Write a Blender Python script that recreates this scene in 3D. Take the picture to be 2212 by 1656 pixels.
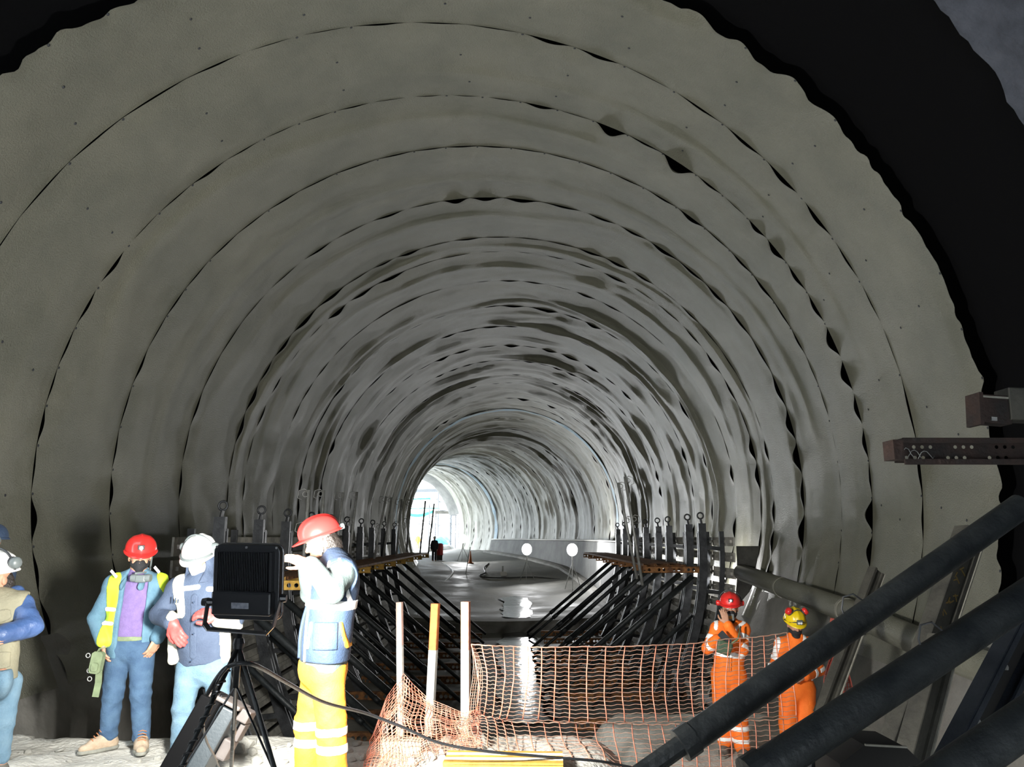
import bpy, bmesh, math, random
import numpy as np
from mathutils import Vector, Matrix, noise as mnoise

# ------------------------------------------------------------------ clear
for o in list(bpy.data.objects):
    bpy.data.objects.remove(o, do_unlink=True)
SC = bpy.context.scene
COL = SC.collection
random.seed(7)
RNG = np.random.default_rng(11)

# ------------------------------------------------------------------ camera
FPX, PCX, PCY = 1660.0, 1106.0, 828.0          # photo taken as 2212 x 1656
CAM = Vector((0, 0, 1.6))
PITCH, YAW = math.radians(11.3), math.radians(0.38)
cd = bpy.data.cameras.new('camera')
cam = bpy.data.objects.new('camera', cd)
COL.objects.link(cam)
cam.location = CAM
cam.rotation_euler = (math.pi/2 + PITCH, 0, -YAW)
cd.sensor_width = 36.0
cd.lens = FPX/2212*36.0
cd.clip_start, cd.clip_end = 0.05, 400
SC.camera = cam
_R = cam.rotation_euler.to_matrix()

def ray(px, py):
    return _R @ Vector(((px-PCX)/FPX, -(py-PCY)/FPX, -1.0))
def at(px, py, Y=None, z=None, X=None):
    """photo pixel -> point at a known depth Y, height z or lateral X"""
    r = ray(px, py)
    if Y is not None: k = Y/r.y
    elif z is not None: k = (z-CAM.z)/r.z
    else: k = X/r.x
    return CAM + r*k
def V(*a): return Vector(a)

# ------------------------------------------------------------------ world: overcast white day outside the far portal
w = bpy.data.worlds.new('world'); SC.world = w; w.use_nodes = True
bg = w.node_tree.nodes['Background']
bg.inputs[0].default_value = (0.86, 0.94, 1.0, 1)
bg.inputs[1].default_value = 12.5
SC.view_settings.view_transform = 'Standard'
SC.view_settings.look = 'None'
SC.view_settings.gamma = 1.0
SC.view_settings.use_curve_mapping = False
SC.view_settings.exposure = 0.0
LAMP_NEAR = 460.0        # work floodlight on the tripod (W)
LAMP_FAR = 285.0          # each of the lamps down the tunnel

def area_light(name, loc, direction, power, sx, sy, color=(1, 1, 1), spread=180, parent=None):
    l = bpy.data.lights.new(name, 'AREA'); l.shape = 'RECTANGLE'; l.size = sx; l.size_y = sy
    l.energy = power; l.color = color; l.spread = math.radians(spread)
    o = bpy.data.objects.new(name, l); COL.objects.link(o)
    o.location = loc
    o.rotation_euler = Vector(direction).to_track_quat('-Z', 'Y').to_euler()
    return o

# ------------------------------------------------------------------ materials
MATS = {}
def mat(name, color, rough=0.7, metal=0.0, var=0.0, vscale=8.0, bump=0.0, bscale=60.0, color2=None,
        emit=None, estr=0.0, spec=0.5, coat=0.0, sheen=0.0, alpha=None, trans=0.0, rvar=0.0):
    if name in MATS: return MATS[name]
    m = bpy.data.materials.new(name); m.use_nodes = True
    nt = m.node_tree; b = nt.nodes['Principled BSDF']
    b.inputs['Roughness'].default_value = rough
    b.inputs['Metallic'].default_value = metal
    b.inputs['Specular IOR Level'].default_value = spec
    b.inputs['Coat Weight'].default_value = coat
    b.inputs['Transmission Weight'].default_value = trans
    c = tuple(color)+(1,)
    b.inputs['Base Color'].default_value = c
    if var or color2 or bump or rvar:
        tc = nt.nodes.new('ShaderNodeTexCoord')
    if var or color2:
        n = nt.nodes.new('ShaderNodeTexNoise'); n.inputs['Scale'].default_value = vscale
        n.inputs['Detail'].default_value = 5; n.inputs['Roughness'].default_value = 0.62
        nt.links.new(tc.outputs['Object'], n.inputs['Vector'])
        r = nt.nodes.new('ShaderNodeValToRGB')
        r.color_ramp.elements[0].position = 0.36; r.color_ramp.elements[1].position = 0.66
        c2 = tuple(color2)+(1,) if color2 else tuple(min(1, x*(1+var)) for x in color)+(1,)
        c1 = c if color2 else tuple(x*(1-var) for x in color)+(1,)
        r.color_ramp.elements[0].color = c1; r.color_ramp.elements[1].color = c2
        nt.links.new(n.outputs['Fac'], r.inputs['Fac'])
        nt.links.new(r.outputs['Color'], b.inputs['Base Color'])
        if rvar:
            mr = nt.nodes.new('ShaderNodeMapRange'); mr.inputs['From Min'].default_value = .35; mr.inputs['From Max'].default_value = .65
            mr.inputs['To Min'].default_value = max(0, rough-rvar); mr.inputs['To Max'].default_value = min(1, rough+rvar)
            nt.links.new(n.outputs['Fac'], mr.inputs['Value']); nt.links.new(mr.outputs['Result'], b.inputs['Roughness'])
    if bump:
        n2 = nt.nodes.new('ShaderNodeTexNoise'); n2.inputs['Scale'].default_value = bscale
        n2.inputs['Detail'].default_value = 4
        nt.links.new(tc.outputs['Object'], n2.inputs['Vector'])
        bp = nt.nodes.new('ShaderNodeBump'); bp.inputs['Strength'].default_value = bump
        bp.inputs['Distance'].default_value = 0.02
        nt.links.new(n2.outputs['Fac'], bp.inputs['Height'])
        nt.links.new(bp.outputs['Normal'], b.inputs['Normal'])
    if emit:
        b.inputs['Emission Color'].default_value = tuple(emit)+(1,)
        b.inputs['Emission Strength'].default_value = estr
    MATS[name] = m
    return m

# ------------------------------------------------------------------ mesh builder
class MB:
    def __init__(s): s.v = []; s.f = []
    def add(s, vs, fs):
        n = len(s.v); s.v += [tuple(v) for v in vs]; s.f += [tuple(i+n for i in f) for f in fs]; return s
    def box(s, c, size, rot=None):
        c = Vector(c); hx, hy, hz = [x/2 for x in size]
        vs = [Vector((x, y, z)) for x in (-hx, hx) for y in (-hy, hy) for z in (-hz, hz)]
        if rot is not None: vs = [rot @ v for v in vs]
        return s.add([c+v for v in vs], [(0,1,3,2),(4,6,7,5),(0,4,5,1),(2,3,7,6),(0,2,6,4),(1,5,7,3)])
    def cbox(s, c, size, rot=None, ch=0.1):
        """box with chamfered vertical/long edges (octagonal section in x,z)"""
        hx, hy, hz = [x/2 for x in size]; k = ch*min(hx, hz)*2
        pr = [(-hx+k,-hz),(hx-k,-hz),(hx,-hz+k),(hx,hz-k),(hx-k,hz),(-hx+k,hz),(-hx,hz-k),(-hx,-hz+k)]
        vs = [Vector((x, y, z)) for y in (-hy, hy) for x, z in pr]
        if rot is not None: vs = [rot @ v for v in vs]
        c = Vector(c); n = 8
        fs = [(i, (i+1) % n, n+(i+1) % n, n+i) for i in range(n)] + [tuple(range(n))[::-1], tuple(range(n, 2*n))]
        return s.add([c+v for v in vs], fs)
    def bar(s, a, b, w, h, up=(0, 0, 1), ch=None):
        a, b = Vector(a), Vector(b); d = b-a; L = d.length; y = d/L
        u = Vector(up); x = y.cross(u)
        if x.length < 1e-4: x = y.cross(Vector((1, 0, 0)))
        x.normalize(); z = x.cross(y)
        R = Matrix((x, y, z)).transposed()
        return s.cbox((a+b)/2, (w, L, h), R, ch) if ch else s.box((a+b)/2, (w, L, h), R)
    def tube(s, pts, r, n=8, caps=True, r2=None):
        pts = [Vector(p) for p in pts]; m = len(pts)
        rs = r if isinstance(r, (list, tuple)) else ([r]*m if r2 is None else [r+(r2-r)*i/(m-1) for i in range(m)])
        vs = []; prev = None
        for i, p in enumerate(pts):
            t = (pts[min(i+1, m-1)]-pts[max(i-1, 0)])
            if t.length < 1e-9: t = Vector((0, 0, 1))
            t.normalize()
            if prev is None:
                x = t.cross(Vector((0, 0, 1)))
                if x.length < 1e-3: x = t.cross(Vector((0, 1, 0)))
            else:
                x = prev - t*prev.dot(t)
            x.normalize(); prev = x; y = t.cross(x)
            for k in range(n):
                a = 2*math.pi*k/n
                vs.append(p + x*(math.cos(a)*rs[i]) + y*(math.sin(a)*rs[i]))
        fs = [(i*n+k, i*n+(k+1) % n, (i+1)*n+(k+1) % n, (i+1)*n+k) for i in range(m-1) for k in range(n)]
        if caps: fs += [tuple(range(n))[::-1], tuple(range((m-1)*n, m*n))]
        return s.add(vs, fs)
    def lathe(s, prof, n=16, M=None):
        """profile of (r,z) turned round the local z axis"""
        vs = []
        for r, z in prof:
            for k in range(n):
                a = 2*math.pi*k/n; vs.append(Vector((r*math.cos(a), r*math.sin(a), z)))
        if M is not None: vs = [M @ v for v in vs]
        m = len(prof)
        fs = [(i*n+k, i*n+(k+1) % n, (i+1)*n+(k+1) % n, (i+1)*n+k) for i in range(m-1) for k in range(n)]
        fs += [tuple(range(n))[::-1], tuple(range((m-1)*n, m*n))]
        return s.add(vs, fs)
    def prism(s, poly, axis_vec, origin, u, v):
        """extrude a 2-D polygon (in u,v) along axis_vec"""
        o, u, v, a = Vector(origin), Vector(u), Vector(v), Vector(axis_vec); n = len(poly)
        vs = [o+u*p+v*q for p, q in poly]+[o+u*p+v*q+a for p, q in poly]
        fs = [(i, (i+1) % n, n+(i+1) % n, n+i) for i in range(n)]+[tuple(range(n))[::-1], tuple(range(n, 2*n))]
        return s.add(vs, fs)
    def grid(s, P):
        """P: (m,n,3) array"""
        m, n = P.shape[:2]; b = len(s.v)
        s.v += [tuple(p) for p in P.reshape(-1, 3).tolist()]
        s.f += [(b+i*n+j, b+i*n+j+1, b+(i+1)*n+j+1, b+(i+1)*n+j) for i in range(m-1) for j in range(n-1)]
        return s
    def mesh(s, name, smooth=False):
        me = bpy.data.meshes.new(name); me.from_pydata(s.v, [], s.f); me.update()
        bm = bmesh.new(); bm.from_mesh(me); bmesh.ops.recalc_face_normals(bm, faces=bm.faces); bm.to_mesh(me); bm.free()
        if smooth:
            me.polygons.foreach_set('use_smooth', [True]*len(me.polygons))
        return me
    def build(s, name, m, parent=None, smooth=False, label=None, cat=None, group=None, kind=None, bevel=0):
        me = s.mesh(name, smooth); me.materials.append(m)
        o = bpy.data.objects.new(name, me); COL.objects.link(o)
        if parent is not None: o.parent = parent
        tag(o, label, cat, group, kind)
        if bevel:
            md = o.modifiers.new('bevel', 'BEVEL'); md.width = bevel; md.segments = 2; md.limit_method = 'ANGLE'
        return o

def tag(o, label=None, cat=None, group=None, kind=None):
    if label: o['label'] = label
    if cat: o['category'] = cat
    if group: o['group'] = group
    if kind: o['kind'] = kind
    return o
def empty(name, label=None, cat=None, group=None, loc=(0, 0, 0), kind=None):
    o = bpy.data.objects.new(name, None); COL.objects.link(o); o.location = loc
    o.empty_display_size = 0.1
    return tag(o, label, cat, group, kind)
def link_copy(src, parent=None, M=None):
    c = src.copy(); COL.objects.link(c); c.parent = parent
    if M is not None: c.matrix_local = M
    return c

def smooth_auto(o, ang=40):
    me = o.data
    me.polygons.foreach_set('use_smooth', [True]*len(me.polygons))
    bm = bmesh.new(); bm.from_mesh(me)
    a = math.radians(ang)
    for e in bm.edges:
        if len(e.link_faces) == 2 and e.calc_face_angle(0) > a: e.smooth = False
    bm.to_mesh(me); bm.free()
    return o

# ------------------------------------------------------------------ noise
def _hash(i, j, seed):
    i = i.astype(np.int64); j = j.astype(np.int64)
    h = (i*374761393 + j*668265263 + seed*982451653) & 0x7fffffff
    h = ((h ^ (h >> 13))*1274126177) & 0x7fffffff
    h = h ^ (h >> 16)
    return (h & 0xffff)/65535.0*2-1
def vnoise(x, y, seed=0):
    xi, yi = np.floor(x), np.floor(y); fx, fy = x-xi, y-yi
    fx = fx*fx*fx*(fx*(fx*6-15)+10); fy = fy*fy*fy*(fy*(fy*6-15)+10)
    a = _hash(xi, yi, seed); b = _hash(xi+1, yi, seed); c = _hash(xi, yi+1, seed); d = _hash(xi+1, yi+1, seed)
    return (a*(1-fx)+b*fx)*(1-fy)+(c*(1-fx)+d*fx)*fy
def fbm(x, y, seed=0, o=3):
    t = 0; a = 1.0
    for k in range(o):
        t = t+a*vnoise(x*2**k, y*2**k, seed+17*k); a *= 0.5
    return t
# ================================================================== THE TUNNEL
RT, ZC = 5.4, 2.42                # lining radius and height of its centre
S0, RC = 38.5, 66.0               # straight part, then a bend to the left of this radius
S_END = 74.0
def path(s):
    s = np.asarray(s, float); a = np.maximum(s-S0, 0)/RC
    x = np.where(s < S0, 0, -RC*(1-np.cos(a))); y = np.where(s < S0, s, S0+RC*np.sin(a))
    return x, y, a
def tun(s, lat, z):
    """point at arc length s, lateral offset, height"""
    x, y, a = path(s)
    return np.stack([x+lat*np.cos(a), y+lat*np.sin(a), np.broadcast_to(z, np.broadcast(x, lat).shape)+0*x], -1)
def tp(s, lat, z):
    return Vector(tun(np.array(float(s)), np.array(float(lat)), float(z)).tolist())

m_memb = bpy.data.materials.new('geotextile'); m_memb.use_nodes = True
def _memb(m, ca, cb, spark=True):
    nt = m.node_tree; b = nt.nodes['Principled BSDF']; b.inputs['Roughness'].default_value = 0.43
    b.inputs['Specular IOR Level'].default_value = 0.5
    tc = nt.nodes.new('ShaderNodeTexCoord')
    n = nt.nodes.new('ShaderNodeTexNoise'); n.inputs['Scale'].default_value = 0.9; n.inputs['Detail'].default_value = 7; n.inputs['Roughness'].default_value = .65
    r = nt.nodes.new('ShaderNodeValToRGB')
    r.color_ramp.elements[0].position = .35; r.color_ramp.elements[1].position = .68
    r.color_ramp.elements[0].color = ca+(1,); r.color_ramp.elements[1].color = cb+(1,)
    nt.links.new(tc.outputs['Object'], n.inputs['Vector']); nt.links.new(n.outputs['Fac'], r.inputs['Fac'])
    nt.links.new(r.outputs['Color'], b.inputs['Base Color'])
    w1 = nt.nodes.new('ShaderNodeTexNoise'); w1.inputs['Scale'].default_value = 48; w1.inputs['Detail'].default_value = 5; w1.inputs['Roughness'].default_value = .7
    nt.links.new(tc.outputs['Object'], w1.inputs['Vector'])
    bp = nt.nodes.new('ShaderNodeBump'); bp.inputs['Strength'].default_value = 1.0; bp.inputs['Distance'].default_value = 0.025
    nt.links.new(w1.outputs['Fac'], bp.inputs['Height']); nt.links.new(bp.outputs['Normal'], b.inputs['Normal'])
_memb(m_memb, (0.165, 0.165, 0.125), (0.235, 0.228, 0.175))
m_black = mat('black_hollow', (0.0025, 0.0025, 0.003), rough=0.9, spec=.12, bump=0.3, bscale=9)
m_shot = mat('shotcrete', (0.045, 0.051, 0.066), rough=0.85, color2=(0.08, 0.088, 0.11), vscale=3.2, bump=1.0, bscale=14)
m_conc = mat('concrete', (0.17, 0.165, 0.15), rough=0.85, color2=(0.27, 0.26, 0.235), vscale=1.3, bump=0.35, bscale=22)
m_conc_dark = mat('damp_concrete', (0.075, 0.075, 0.07), rough=0.75, color2=(0.13, 0.13, 0.12), vscale=1.1, bump=0.4, bscale=18)

wall = empty('wall_tunnel', kind='structure')

def strip(phis, s_of, rad, name, m, parent, kind=None, smooth=True, zc=ZC):
    """surface on the tunnel circle: phis (n), s_of(lat)-> list of rows"""
    P = []
    for row in s_of:
        c = np.cos(phis); lat = rad*c; s = row(lat)
        P.append(tun(s, lat, zc+rad*np.sin(phis)))
    mb = MB().grid(np.array(P)); return mb.build(name, m, parent, smooth=smooth, kind=kind)

PH0, PH1 = math.radians(-26.5), math.radians(206.5)
# near-black shell colour stands in for the dark hollow behind the fabric
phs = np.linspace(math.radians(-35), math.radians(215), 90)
strip(phs, [lambda l, q=q: np.full_like(l, q) for q in np.linspace(4.0, S_END-1, 60)], RT+0.3, 'backing_shell', m_black, wall)

SEAMS = [7.15, 8.55, 10.1, 11.5, 13.4, 15.3, 16.15, 18.1, 20.2, 22.3, 24.6, 26.8, 29.2, 30.9, 32.8, 34.4, 36.0, 37.4]
SKEW = [.24, .27, .24, .176, .116, .06, .05, .03, .02] + [0]*200
q = 37.4
while q < S_END-1.5:
    q += 1.25+0.5*random.random(); SEAMS.append(q)
m_pin = mat('nail_washer', (0.02, 0.022, 0.028), rough=0.5)
pin_mb = MB().lathe([(0.001, 0.006), (0.011, 0.005), (0.016, 0.0), (0.016, -0.004)], 8)
pin_me = pin_mb.mesh('nail'); pin_me.materials.append(m_pin)
FABRIC = []
for i in range(len(SEAMS)-1):
    s0, s1, k0, k1 = SEAMS[i], SEAMS[i+1], SKEW[i], SKEW[i+1]
    near = i < 6
    nphi = 520 if i < 9 else (400 if i < 18 else 260)
    nu = 30 if i < 9 else (20 if i < 18 else 12)
    ph = np.linspace(PH0, PH1, nphi)
    # finer at the near edge
    u = np.linspace(0, 1, nu)**1.35
    U, PH = np.meshgrid(u, ph, indexing='ij')
    rng = np.random.default_rng(100+i)
    arc = PH*RT
    wdt = s1-s0
    # pinned scallops along the near edge
    sp = rng.uniform(.5, .72); ph_off = rng.uniform(0, 1)
    wob = 0.25*vnoise(arc/1.7, 0*arc+i*3.1, 5)
    q_ = arc/sp+ph_off+wob
    cell = np.floor(q_); fr = q_-cell
    amp = _hash(cell, 0*cell+i, 3)*.5+.5
    patch = np.clip(vnoise(arc/2.3, 0*arc+i*7.7, 9)*.9+np.where(np.cos(PH) > .2, .62, .42), 0.06, 1)      # gaps come in runs
    big = {1: .07, 2: .15, 3: .075, 4: .10, 5: .075}.get(i, .085 if i < 12 else .075)
    side = np.where(np.cos(PH) > 0, 1.0, .55 if i in (1, 2) else .8)
    sc = np.sin(np.pi*fr)**2.0*amp**1.5*patch*big*side+np.sin(np.pi*fr)*.012
    edge = np.exp(-U*wdt/.16)
    lift = sc*edge
    # broad undulation, and soft folds that run round the ring
    und = .028*fbm(arc/1.6, U*wdt/1.5+i*5.3, 21+i)*(1 if near else 1.6)
    nf = rng.integers(1, 3) if near else rng.integers(2, 4)
    famp = [.012, .02, .05, .045, .05, .05, .06][i] if i < 7 else (.135 if i < 14 else .10)
    fold = 0
    for kf in range(nf):
        uc = rng.uniform(.12, .9)+.16*vnoise(arc/rng.uniform(2, 4), 0*arc+kf*9.1+i, 31)
        a_ = famp*rng.uniform(.5, 1.1)*np.clip(.55+.8*vnoise(arc/rng.uniform(1.2, 3), 0*arc+kf*5.7+i*2, 41), 0.05, 1.4)
        d_ = (U-uc)*wdt
        wl, wr = rng.uniform(.05, .12), rng.uniform(.16, .32)
        fold = fold+a_*np.exp(-np.where(d_ < 0, (d_/wl)**2, (d_/wr)**2))
    # slack diagonal wrinkles on the crown of the deeper sheets
    if i >= 6:
        crown = np.exp(-((PH-math.pi/2)/1.0)**2)
        dg = (arc*.8+U*wdt*1.6*(1 if i % 2 else -1))/.75
        fold = fold+.05*crown*np.clip(vnoise(dg, arc/3+i, 51)-.05, 0, 1)*np.sin(np.pi*np.clip(U, 0, 1))
    # crinkles radiating from the pins on the right-hand sheets
    if near:
        crk = np.abs(vnoise(arc/.045, U*wdt/.3+i, 61))*.009*np.exp(-U*wdt/.22)*patch
        fold = fold+crk
    bag = .05*np.sin(np.pi*U)*(1 if i > 5 else .5)
    h = lift+(und+fold)*np.clip(U*6, .25, 1)*np.clip((1-U)*7, .15, 1)+bag+0.01
    gap = np.clip(sc-.012, 0, 1)*.55
    rad = RT-h
    lat = rad*np.cos(PH)
    sa = s0+k0*RT*np.cos(PH)+gap*edge
    sb = s1+k1*RT*np.cos(PH)
    if i == 0:      # ragged cut edge
        sa = s0+k0*RT*np.cos(PH)+.05*fbm(arc/.5, 0*arc, 77)+.035*vnoise(arc/.13, 0*arc, 78)
    s_ = sa+(sb-sa)*U
    # the fabric tapers to the foot of the wall
    P = tun(s_, lat, ZC+rad*np.sin(PH))
    sh = MB().grid(P).build('fabric_sheet', m_memb, wall, smooth=True)
    FABRIC.append(sh)
    if i < 4:       # nail washers: pinned seam and two rows in the field
        spots = []
        for cc in range(int(q_[0].min())+1, int(q_[0].max())):
            j = int(np.argmin(np.abs(q_[0]-cc)))
            if rng.random() < .8: spots.append((1, j))
        if i < 2:
            for uu in (.38, .72):
                for j in range(12, nphi-12, 38 if i else 30):
                    spots.append((int(np.argmin(np.abs(u-uu))), int(j+rng.integers(-6, 7))))
        for (a, j) in spots[:70]:
            p = Vector(P[a, j].tolist()); nrm = -Vector((math.cos(ph[j]), -.15, math.sin(ph[j]))).normalized()
            o = bpy.data.objects.new('nail', pin_me); COL.objects.link(o); o.parent = wall
            o.location = p+nrm*.004; o.rotation_euler = nrm.to_track_quat('Z', 'Y').to_euler()

# blue tarpaulin strip round the seam before the bend, another one near the portal
m_blue = mat('blue_tape', (0.14, 0.27, 0.38), rough=.6, color2=(.27, .36, .38), vscale=2.5)
for (sb, wb, r_) in ((36.85, .5, RT-.13), (66.0, .5, RT-.13)):
    ph = np.linspace(PH0, PH1, 200)
    rows = []
    for t in (0, .5, 1):
        rr = r_-.03*math.sin(t*math.pi)+.03*vnoise(ph*9, 0*ph+t*2, 3)
        lat = rr*np.cos(ph); rows.append(tun(np.full_like(ph, sb+t*wb)+.12*vnoise(ph*7, 0*ph+t, 8), lat, ZC+rr*np.sin(ph)))
    MB().grid(np.array(rows)).build('blue_strip', m_blue, wall, smooth=True)

# shotcrete vault of the wider section where the photographer stands
phs = np.linspace(math.radians(-34), math.radians(214), 260)
rows = []
for q in np.linspace(-5, 0.999, 110):
    lat = np.cos(phs)*(RT+.16)
    ss = -5+(q+5)/6*(5+4.95) + np.clip((q+5)/6, 0, 1)*.30*lat + (.03*vnoise(phs*14, 0*phs, 5) if q > .99 else 0)
    rr = RT+.13+.022*fbm(phs*RT/.45, ss/.45, 71)+.016*fbm(phs*RT/.11, ss/.11, 72)
    rows.append(tun(ss, rr*np.cos(phs), ZC+rr*np.sin(phs)))
MB().grid(np.array(rows)).build('wall_near', m_shot, smooth=True, kind='structure')
# unseen cap added behind the photographer to shut out sky light
P = np.array([[tun(np.array(-5.0), np.array(r*math.cos(p)), ZC+r*math.sin(p)) for p in phs[::6]] for r in (0.01, RT+.3)])
MB().grid(P).build('wall_light_cap', m_shot, kind='structure')

# ------------------------------------------------------------------ invert floor
def inv_z(x): return -1.92+.012*x*x
def floor_rise(s): return np.clip((s-30.2)/.4, 0, 1)*.42+np.clip((s-36)/12, 0, 1)*.93+np.clip((s-47)/20, 0, 1)*.75
def floor_pt(px, py, dz=.02):
    """photo pixel -> point on the invert floor"""
    p = at(px, py, z=-1.8)
    for _ in range(12): p = at(px, py, Y=.5*p.y+.5*at(px, py, z=float(inv_z(0)+floor_rise(p.y))+dz).y)
    return p
xs = np.linspace(-5.0, 5.0, 41)
rows = []
for s in np.concatenate([np.linspace(5.0, 29.9, 70), np.linspace(30, 31, 8), np.linspace(31.3, S_END, 80)]):
    z = inv_z(xs)+.02*fbm(xs/.9, 0*xs+s/.9, 81)+.012*fbm(xs/.2, 0*xs+s/.2, 82)
    rise = floor_rise(s)
    rows.append(tun(np.full_like(xs, s), xs, z+rise))
m_floor = mat('wet_concrete_floor', (0.09, 0.09, 0.08), rough=.72, color2=(.22, .215, .195), vscale=.55, bump=.4, bscale=7, rvar=.2, spec=.35)
MB().grid(np.array(rows)).build('floor_invert', m_floor, smooth=True, kind='structure')

# side walls below the fabric
for sd, nm in ((-1, 'left'), (1, 'right')):
    rows = []
    for s in np.concatenate([np.linspace(4.5, 36, 64), np.linspace(36.5, S_END, 60)]):
        pr = []
        for t in np.linspace(0, 1, 9):
            z = .55-2.45*t
            l = math.sqrt(RT**2-(max(z, -.4)-ZC)**2)-.02-.1*t
            pr.append((l, z))
        lat = np.array([sd*p[0] for p in pr]); zz = np.array([p[1] for p in pr])
        lat = lat+.03*sd*fbm(zz/.5, 0*zz+s/.6, 91)
        rows.append(tun(np.full_like(lat, s), lat, zz))
    MB().grid(np.array(rows)).build('wall_'+nm+'_base', m_conc, smooth=True, kind='structure')
# ================================================================== helpers for steelwork
def sweep_rect(mb, pts, w, h, wdir):
    """rectangular section swept along pts; w along wdir, h across"""
    pts = [Vector(p) for p in pts]; wd = Vector(wdir).normalized(); vs = []; m = len(pts)
    for i, p in enumerate(pts):
        t = (pts[min(i+1, m-1)]-pts[max(i-1, 0)]).normalized(); nn = t.cross(wd).normalized()
        for a, b in ((-1, -1), (1, -1), (1, 1), (-1, 1)):
            vs.append(p+wd*(a*w/2)+nn*(b*h/2))
    fs = [(i*4+k, i*4+(k+1) % 4, (i+1)*4+(k+1) % 4, (i+1)*4+k) for i in range(m-1) for k in range(4)]
    fs += [(0, 1, 2, 3), ((m-1)*4, (m-1)*4+1, (m-1)*4+2, (m-1)*4+3)]
    return mb.add(vs, fs)

def perf_plate(mb, o, u, v, nu, nv, cu, cv, r, skip=None, depth=None):
    """plate of nu x nv cells with octagonal holes; o corner, u/v unit vectors; real holes with a rim"""
    o, u, v = Vector(o), Vector(u), Vector(v); nrm = u.cross(v)
    for i in range(nu):
        for j in range(nv):
            c = o+u*((i+.5)*cu)+v*((j+.5)*cv)
            sq = [(1, 0), (1, 1), (0, 1), (-1, 1), (-1, 0), (-1, -1), (0, -1), (1, -1)]
            out = [c+u*(a*cu/2)+v*(b*cv/2) for a, b in sq]
            if skip and skip(i, j):
                mb.add([out[1], out[3], out[5], out[7]], [(0, 1, 2, 3)]); continue
            inn = [c+u*(r*math.cos(k*math.pi/4))+v*(r*math.sin(k*math.pi/4)) for k in range(8)]
            vs = out+inn; fs = [(k, (k+1) % 8, 8+(k+1) % 8, 8+k) for k in range(8)]
            if depth:
                vs = vs+[q-nrm*depth for q in inn]; fs = fs+[(8+k, 8+(k+1) % 8, 16+(k+1) % 8, 16+k) for k in range(8)]
            mb.add(vs, fs)
    return mb

m_steel = mat('dark_form_steel', (0.022, 0.024, 0.027), rough=.42, metal=.3, color2=(.06, .062, .066), vscale=5, bump=.15, bscale=40)
m_pipe = mat('black_prop_tube', (0.010, 0.013, 0.015), rough=.5, metal=.1, color2=(.028, .032, .033), vscale=7, bump=.3, bscale=30)
m_rust = mat('rusty_steel', (0.09, 0.035, 0.014), rough=.8, color2=(.34, .15, .045), vscale=9, bump=.3, bscale=50)
m_yellow = mat('yellow_painted_steel', (0.42, 0.22, 0.03), rough=.7, color2=(.62, .37, .06), vscale=11, bump=.2, bscale=50)
m_board = mat('form_board', (0.25, 0.245, 0.22), rough=.8, color2=(.50, .48, .43), vscale=4, bump=.35, bscale=24)
m_galv = mat('galvanised_tube', (0.28, 0.28, 0.265), rough=.5, metal=.4, color2=(.42, .42, .40), vscale=10)
m_hole = mat('dark_slot', (0.012, 0.011, 0.01), rough=.9)

m_hbeam0 = mat('dark_light_block', (0.03, 0.029, 0.026), rough=.85, color2=(.06, .058, .05), vscale=5)  # dark tone of the added blocker stands for the shadow there
def rib_x(z, off=0.0): return 4.16+off-.09*max(0, 1.3-z)**2
ORD = 'first second third fourth fifth sixth seventh eighth ninth tenth eleventh twelfth'.split()
ZS = [1.72, 1.3, .9, .5, .1, -.3, -.7, -1.1, -1.45, -1.78]

def ring_mesh(mb, c, r, t, axis='y', n=12, m=6):
    c = Vector(c); vs = []
    for i in range(n):
        a = 2*math.pi*i/n; d = Vector((math.cos(a), 0, math.sin(a)))
        for k in range(m):
            b = 2*math.pi*k/m; vs.append(c+d*(r+t*math.cos(b))+Vector((0, t*math.sin(b), 0)))
    fs = [(i*m+k, i*m+(k+1) % m, ((i+1) % n)*m+(k+1) % m, ((i+1) % n)*m+k) for i in range(n) for k in range(m)]
    return mb.add(vs, fs)

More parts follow.
